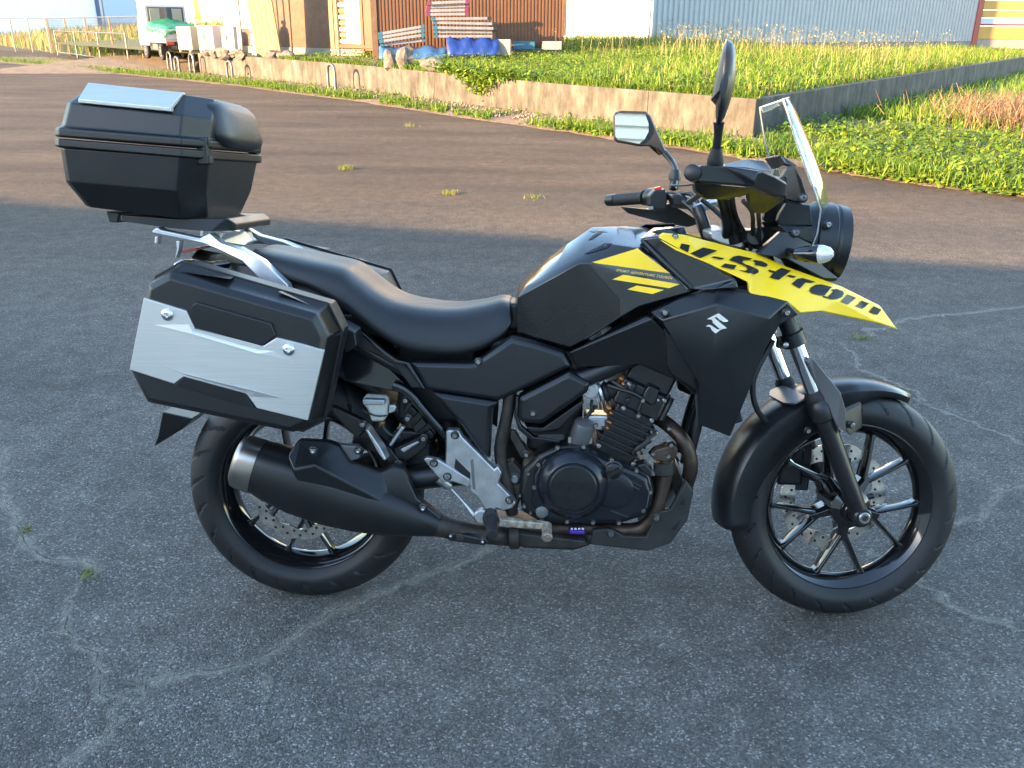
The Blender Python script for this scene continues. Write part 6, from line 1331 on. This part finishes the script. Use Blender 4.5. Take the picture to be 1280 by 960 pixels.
def tarp(name, x0, x1, z0, z1, out, label, m_):
    a = bpos(x0)+bn*out; b_ = bpos(x1)+bn*out; V = []; F = []; n, k = 16, 7
    for i in range(n):
        for j in range(k):
            p = a+(b_-a)*i/(n-1)+bn*(.30*math.sin(math.pi*j/(k-1)*.5)+.03*math.sin(i*2.1+j)); V.append((*(p-a), (z1-z0)*(1-j/(k-1)**1.0)+.04*math.sin(i*1.3)*(j < 4)))
    for i in range(n-1):
        for j in range(k-1): F.append((i*k+j, i*k+j+1, (i+1)*k+j+1, (i+1)*k+j))
    o = mk(name, V, F, M[m_], smooth='all'); o.location = (*a, z0); o.modifiers.new('t', 'SOLIDIFY').thickness = .02; return tag(o, label, 'tarp')
tarp('tarp', 556, 618, .78, 1.19, .95, 'bright blue tarp bundled under the long poles', 'tarpblue'); tarp('tarp', 474, 556, .70, .98, .8, 'dark blue tarp under the tilted poles', 'bluepaint')
p = bpos(626)+bn*.9; boxo('grey_box', (*p, .98), (.17, .17, .19), M['grayfoot'], None, 0, .02, 'grey box beside the blue tarp', 'box')
for x0, x1, lb in ((640, 667, 'teal crate at the foot of the brown wall'), (676, 700, 'grey crate at the right foot of the brown wall')):
    p = (bpos(x0)+bpos(x1))/2+bn*.3; o = boxo('crate', (*p, 1.02), (np.linalg.norm(bpos(x1)-bpos(x0))/2, .15, .1), M['cyan'] if x0 < 660 else M['grayfoot'], None, 0, .01, lb, 'crate')
# ---- steel hoops set along the wall foot
for i, (x, y, lb) in enumerate(((219, 90, 'bent steel hoop at the left end of the wall'), (228, 92, 'low bent steel hoop next to the leftmost hoop'), (247, 94, 'tall bent steel hoop left of the middle of the wall'), (294, 100, 'low steel hoop in the middle stretch of the wall'), (422, 115, 'steel hoop nearest the motorcycle at the wall foot'))):
    p = G(x, y); mb = MB(); h = .50+.12*((i % 2) == 0); wv = .16
    d = (WP[2]-WP[3])/np.linalg.norm(WP[2]-WP[3]); e = np.array([d[0], d[1], 0]); up = np.array([0, 0, 1.])
    mb.tube([-e*wv, -e*wv+up*h*.7, -e*wv*.7+up*h*.93, up*h, e*wv*.7+up*h*.93, e*wv+up*h*.7, e*wv], .035, 10); o = mb.build('steel_hoop', M['galv'], None, smooth=True); o.location = (p[0]-.1, p[1]-.1, 0); tag(o, lb, 'hoop', 'steel hoops along the wall')
# ---- chain-link fence and gate at far left
f0, f1, f2 = G(181, 82)[:2], G(66, 66.5)[:2], G(-60, 62)[:2]
def fence(name, a, b_, h, label, npost, m_, wire=True, cat='fence'):
    o = empty(name, (*a, 0), 0, label, cat); d = b_-a; L_ = np.linalg.norm(d)
    for i in range(npost+1):
        p = d*i/npost; mb = MB(); mb.tube([(*p, 0), (*p, h)], .035, 8, spline=False); mb.build('post', M[m_], o, smooth=True)
    for z in ((h-.02,) if wire else (.15, h*.5, h-.02)): mb = MB(); mb.tube([(0, 0, z), (*d, z)], .025, 6, spline=False); mb.build('rail', M['galv'], o, smooth=True)
    if wire:
        mb = MB(); n = int(L_/.22); dn = d/L_
        for i in range(-int(h/.22), n):
            for s_ in (1, -1):
                x0 = i*.22; x1 = x0+h; z0, z1 = (.05, h) if s_ > 0 else (h, .05)
                if x0 < 0: z0 = z0+(z1-z0)*(-x0/h); x0 = 0
                if x1 > L_: z1 = z0+(z1-z0)*((L_-x0)/(x1-x0)); x1 = L_
                if x1 > x0: mb.tube([(*(dn*x0), z0), (*(dn*x1), z1)], .0045, 3, spline=False)
        mb.build('wire_mesh', M['galv'], o)['kind'] = 'stuff'
    return o
fence('chain_link_fence', f0, f1, 1.75, 'chain link fence with rusty posts left of the truck', 4, 'rustpost'); fence('chain_link_fence', f1+np.array([-.1, .05]), f2, 1.75, 'far chain link fence with grey posts at the left edge', 6, 'galv')
ga = G(162, 82)[:2]; gb_ = G(73, 69)[:2]; fence('pipe_gate', ga, gb_, 1.15, 'pale galvanised pipe gate leaning on the chain link fence', 3, 'galv', False, 'gate')
# field behind the fence
fu = (f1-f0)/np.linalg.norm(f1-f0); fo = np.array([fu[1], -fu[0]]); V = []
for i in range(14):
    for j in range(12):
        p = f0+fu*(-6+i*6)+fo*(j*2.6+.1); V.append((*p, .012+min(1.6, j*2.6/14)))
fl = mk('field', V, [(i*12+j, i*12+j+1, (i+1)*12+j+1, (i+1)*12+j) for i in range(13) for j in range(11)], M['greensoil'], smooth='all'); tag(fl, kind='structure')
pl = Plants(); k = 16000; X = -65+rng.random(k)*52; Y = 37+rng.random(k)*34; s_ = (X-f0[0])*(f1-f0)[1]-(Y-f0[1])*(f1-f0)[0]; kp = (s_ > 1.0); X, Y = X[kp], Y[kp]; k = len(X); fr = (Y-40)/22
cc = tint(k, YEL+GREEN[:2]); og = rng.random(k) < np.clip(fr, .05, .5); cc[og] = tint(og.sum(), [(.45, .24, .09), (.38, .20, .08), (.42, .32, .12)])
fs = np.clip(s_[kp]/np.linalg.norm(f1-f0)/14, 0, 1.6); pl.blades(np.column_stack([X, Y, fs]), .4+.5*rng.random(k)+.3*np.clip(fr, 0, 1), .02+.03*rng.random(k), .5, cc); pl.build('field_weeds', M['plant'], label='tall green and orange weeds filling the field behind the fence', cat='weeds', kind='stuff')
# distant white hall with lettering, far boxes
dA, dB = H(-150, 76), H(124, 88); dh = empty('distant_hall', (*dA, 0), 0, 'distant white hall in shade at the top left', 'building')
quadwall('wall', dA, dB, .3, 9, 8, M['whitewall'], dh, dA); quadwall('corner_post', dB-np.array([.1, .06]), dB+np.array([.35, -.06]), .3, 9, .6, M['bluepaint'], dh, dA)
dd_ = (dB-dA)/np.linalg.norm(dB-dA)
dC = H(175, 92); quadwall('annex_wall', dB+np.array([.4, .5]), dC, .3, 9, 4, M['lightblue'], dh, dA); quadwall('annex_band', dB+np.array([.4, .4]), dC+np.array([0, -.1]), 1.2, 1.6, .4, M['beige'], dh, dA)
# ---- small white pick-up truck with a green tarp over its bed
hd = np.array([-.62, .785]); hd /= np.linalg.norm(hd); tp = H(214, 34.0); zt = .36
tr = empty('pickup_truck', (*tp, zt), math.atan2(hd[1], hd[0]), 'small white pickup truck with a green tarp over its bed', 'truck')   # local x forward, y left
def tp_(name, pr, y0, y1, m_, bevel=.02):
    n = len(pr); V = [(x, y, z) for y in (y0, y1) for x, z in pr]; F = [tuple(range(n)), tuple(range(n, 2*n))]+[(i, (i+1) % n, n+(i+1) % n, n+i) for i in range(n)]
    return mk(name, V, F, M[m_], tr, bevel=bevel)
cabp = [(.45, .42), (1.62, .42), (1.68, .75), (1.55, 1.0), (1.22, 1.72), (1.12, 1.78), (.55, 1.78), (.47, 1.7)]
cab = tp_('cab', cabp, -.70, .70, 'whitepaint', .05)
def tchild(name, V, F, m_, par, bevel=.004): return mk(name, V, F, M[m_], par, bevel=bevel)
def tbox(name, c, h, m_, par=tr, bevel=.008): mb = MB(); mb.box(c, h); return mb.build(name, M[m_], par, bevel=bevel)
rwf = tbox('rear_window_frame', (.462, 0, 1.38), (.012, .60, .27), 'darkglass', cab); 
for y_ in (-.37, 0, .37): tbox('rear_window', (.447, y_, 1.38), (.008, .165, .22), 'beige' if y_ else 'darkglass', cab)
tbox('side_window', (.95, .705, 1.36), (.30, .006, .22), 'darkglass', cab); tbox('side_window', (.95, -.705, 1.36), (.30, .006, .22), 'darkglass', cab)
tbox('door_line', (.56, .704, .95), (.008, .004, .40), 'plastic', cab); tbox('door_handle', (.64, .712, .98), (.05, .008, .018), 'plastic', cab)
tbox('windscreen', (1.39, 0, 1.38), (.02, .60, .2), 'darkglass', cab); tbox('bed', (-.62, 0, .60), (1.04, .70, .06), 'whitepaint')
for y_ in (-.69, .69): tbox('side_gate', (-.62, y_, .80), (1.04, .02, .15), 'whitepaint')
tg = tbox('tailgate', (-1.67, 0, .80), (.02, .70, .15), 'whitepaint'); tbox('lower_panel', (-1.66, 0, .52), (.02, .68, .06), 'plastic')
for y_ in (-.56, .56): tbox('tail_light', (-1.69, y_, .54), (.015, .12, .05), 'tail')
tbox('number_plate', (-1.70, -.12, .46), (.008, .165, .082), 'plateyellow'); tbox('chassis', (-.2, 0, .42), (1.4, .35, .08), 'plastic')
V = []; F = []; n, k = 20, 13
for i in range(n):
    for j in range(k):
        x = -1.74+i/(n-1)*2.2; y = -.76+j/(k-1)*1.52; e = max(abs(y)/.76, 0); rise = .12*math.sin(math.pi*i/(n-1))+.34*max(0, (i-12)/(n-13))**1.3*(1-.5*e); z = .98+rise+.03*math.sin(i*1.7+j*2.3)-.20*max(0, (e-.86)/.14)-.14*(i == 0); V.append((x, y, z))
for i in range(n-1):
    for j in range(k-1): F.append((i*k+j, i*k+j+1, (i+1)*k+j+1, (i+1)*k+j))
ct = mk('bed_tarp', V, F, M['tarpgreen'], tr, smooth='all'); ct.modifiers.new('t', 'SOLIDIFY').thickness = .02
for y_ in (-.4, 0, .4): mb = MB(); mb.tube([(-1.755, y_, .9), (-1.72, y_*.6, .68), (-1.70, y_*.4, .6)], .012, 6); mb.build('tie_rope', M['hose'], tr, smooth=True)
for x, y_ in ((1.05, .62), (1.05, -.62), (-.85, .62), (-.85, -.62)):
    mb = MB(); mb.lathe((x, y_-.07, .26), (0, 1, 0), [(0, .20), (.01, .25), (.03, .265), (.11, .265), (.13, .25), (.14, .20)], 28); w_ = mb.build('wheel', M['rubber'], tr, smooth=True); mb = MB(); mb.lathe((x, y_+math.copysign(.05, y_), .26), (0, math.copysign(1, y_), 0), [(0, .17), (.02, .165), (.024, .13), (.012, .10), (.03, .05)], 24); mb.build('hub', M['galv'], w_, smooth=True)
tbox('mudflap', (-1.15, .62, .30), (.01, .12, .14), 'plastic'); tbox('fuel_tank', (-.1, .5, .40), (.3, .14, .10), 'galv')
lotpad = mk('yard_ramp', [(*(tp+np.array([-5.5, -3.4])), .0), (*(WP[3]+np.array([-.3, .0])), .02), (*(WP[3]+np.array([.12, .1])), .60), (*(tp+np.array([6, 4])), .62), (*(tp+np.array([1, 9])), .4), (*(tp+np.array([-4.5, 4.5])), .3)], [(0, 1, 2, 3, 4, 5)], M['soil']); tag(lotpad, kind='structure')
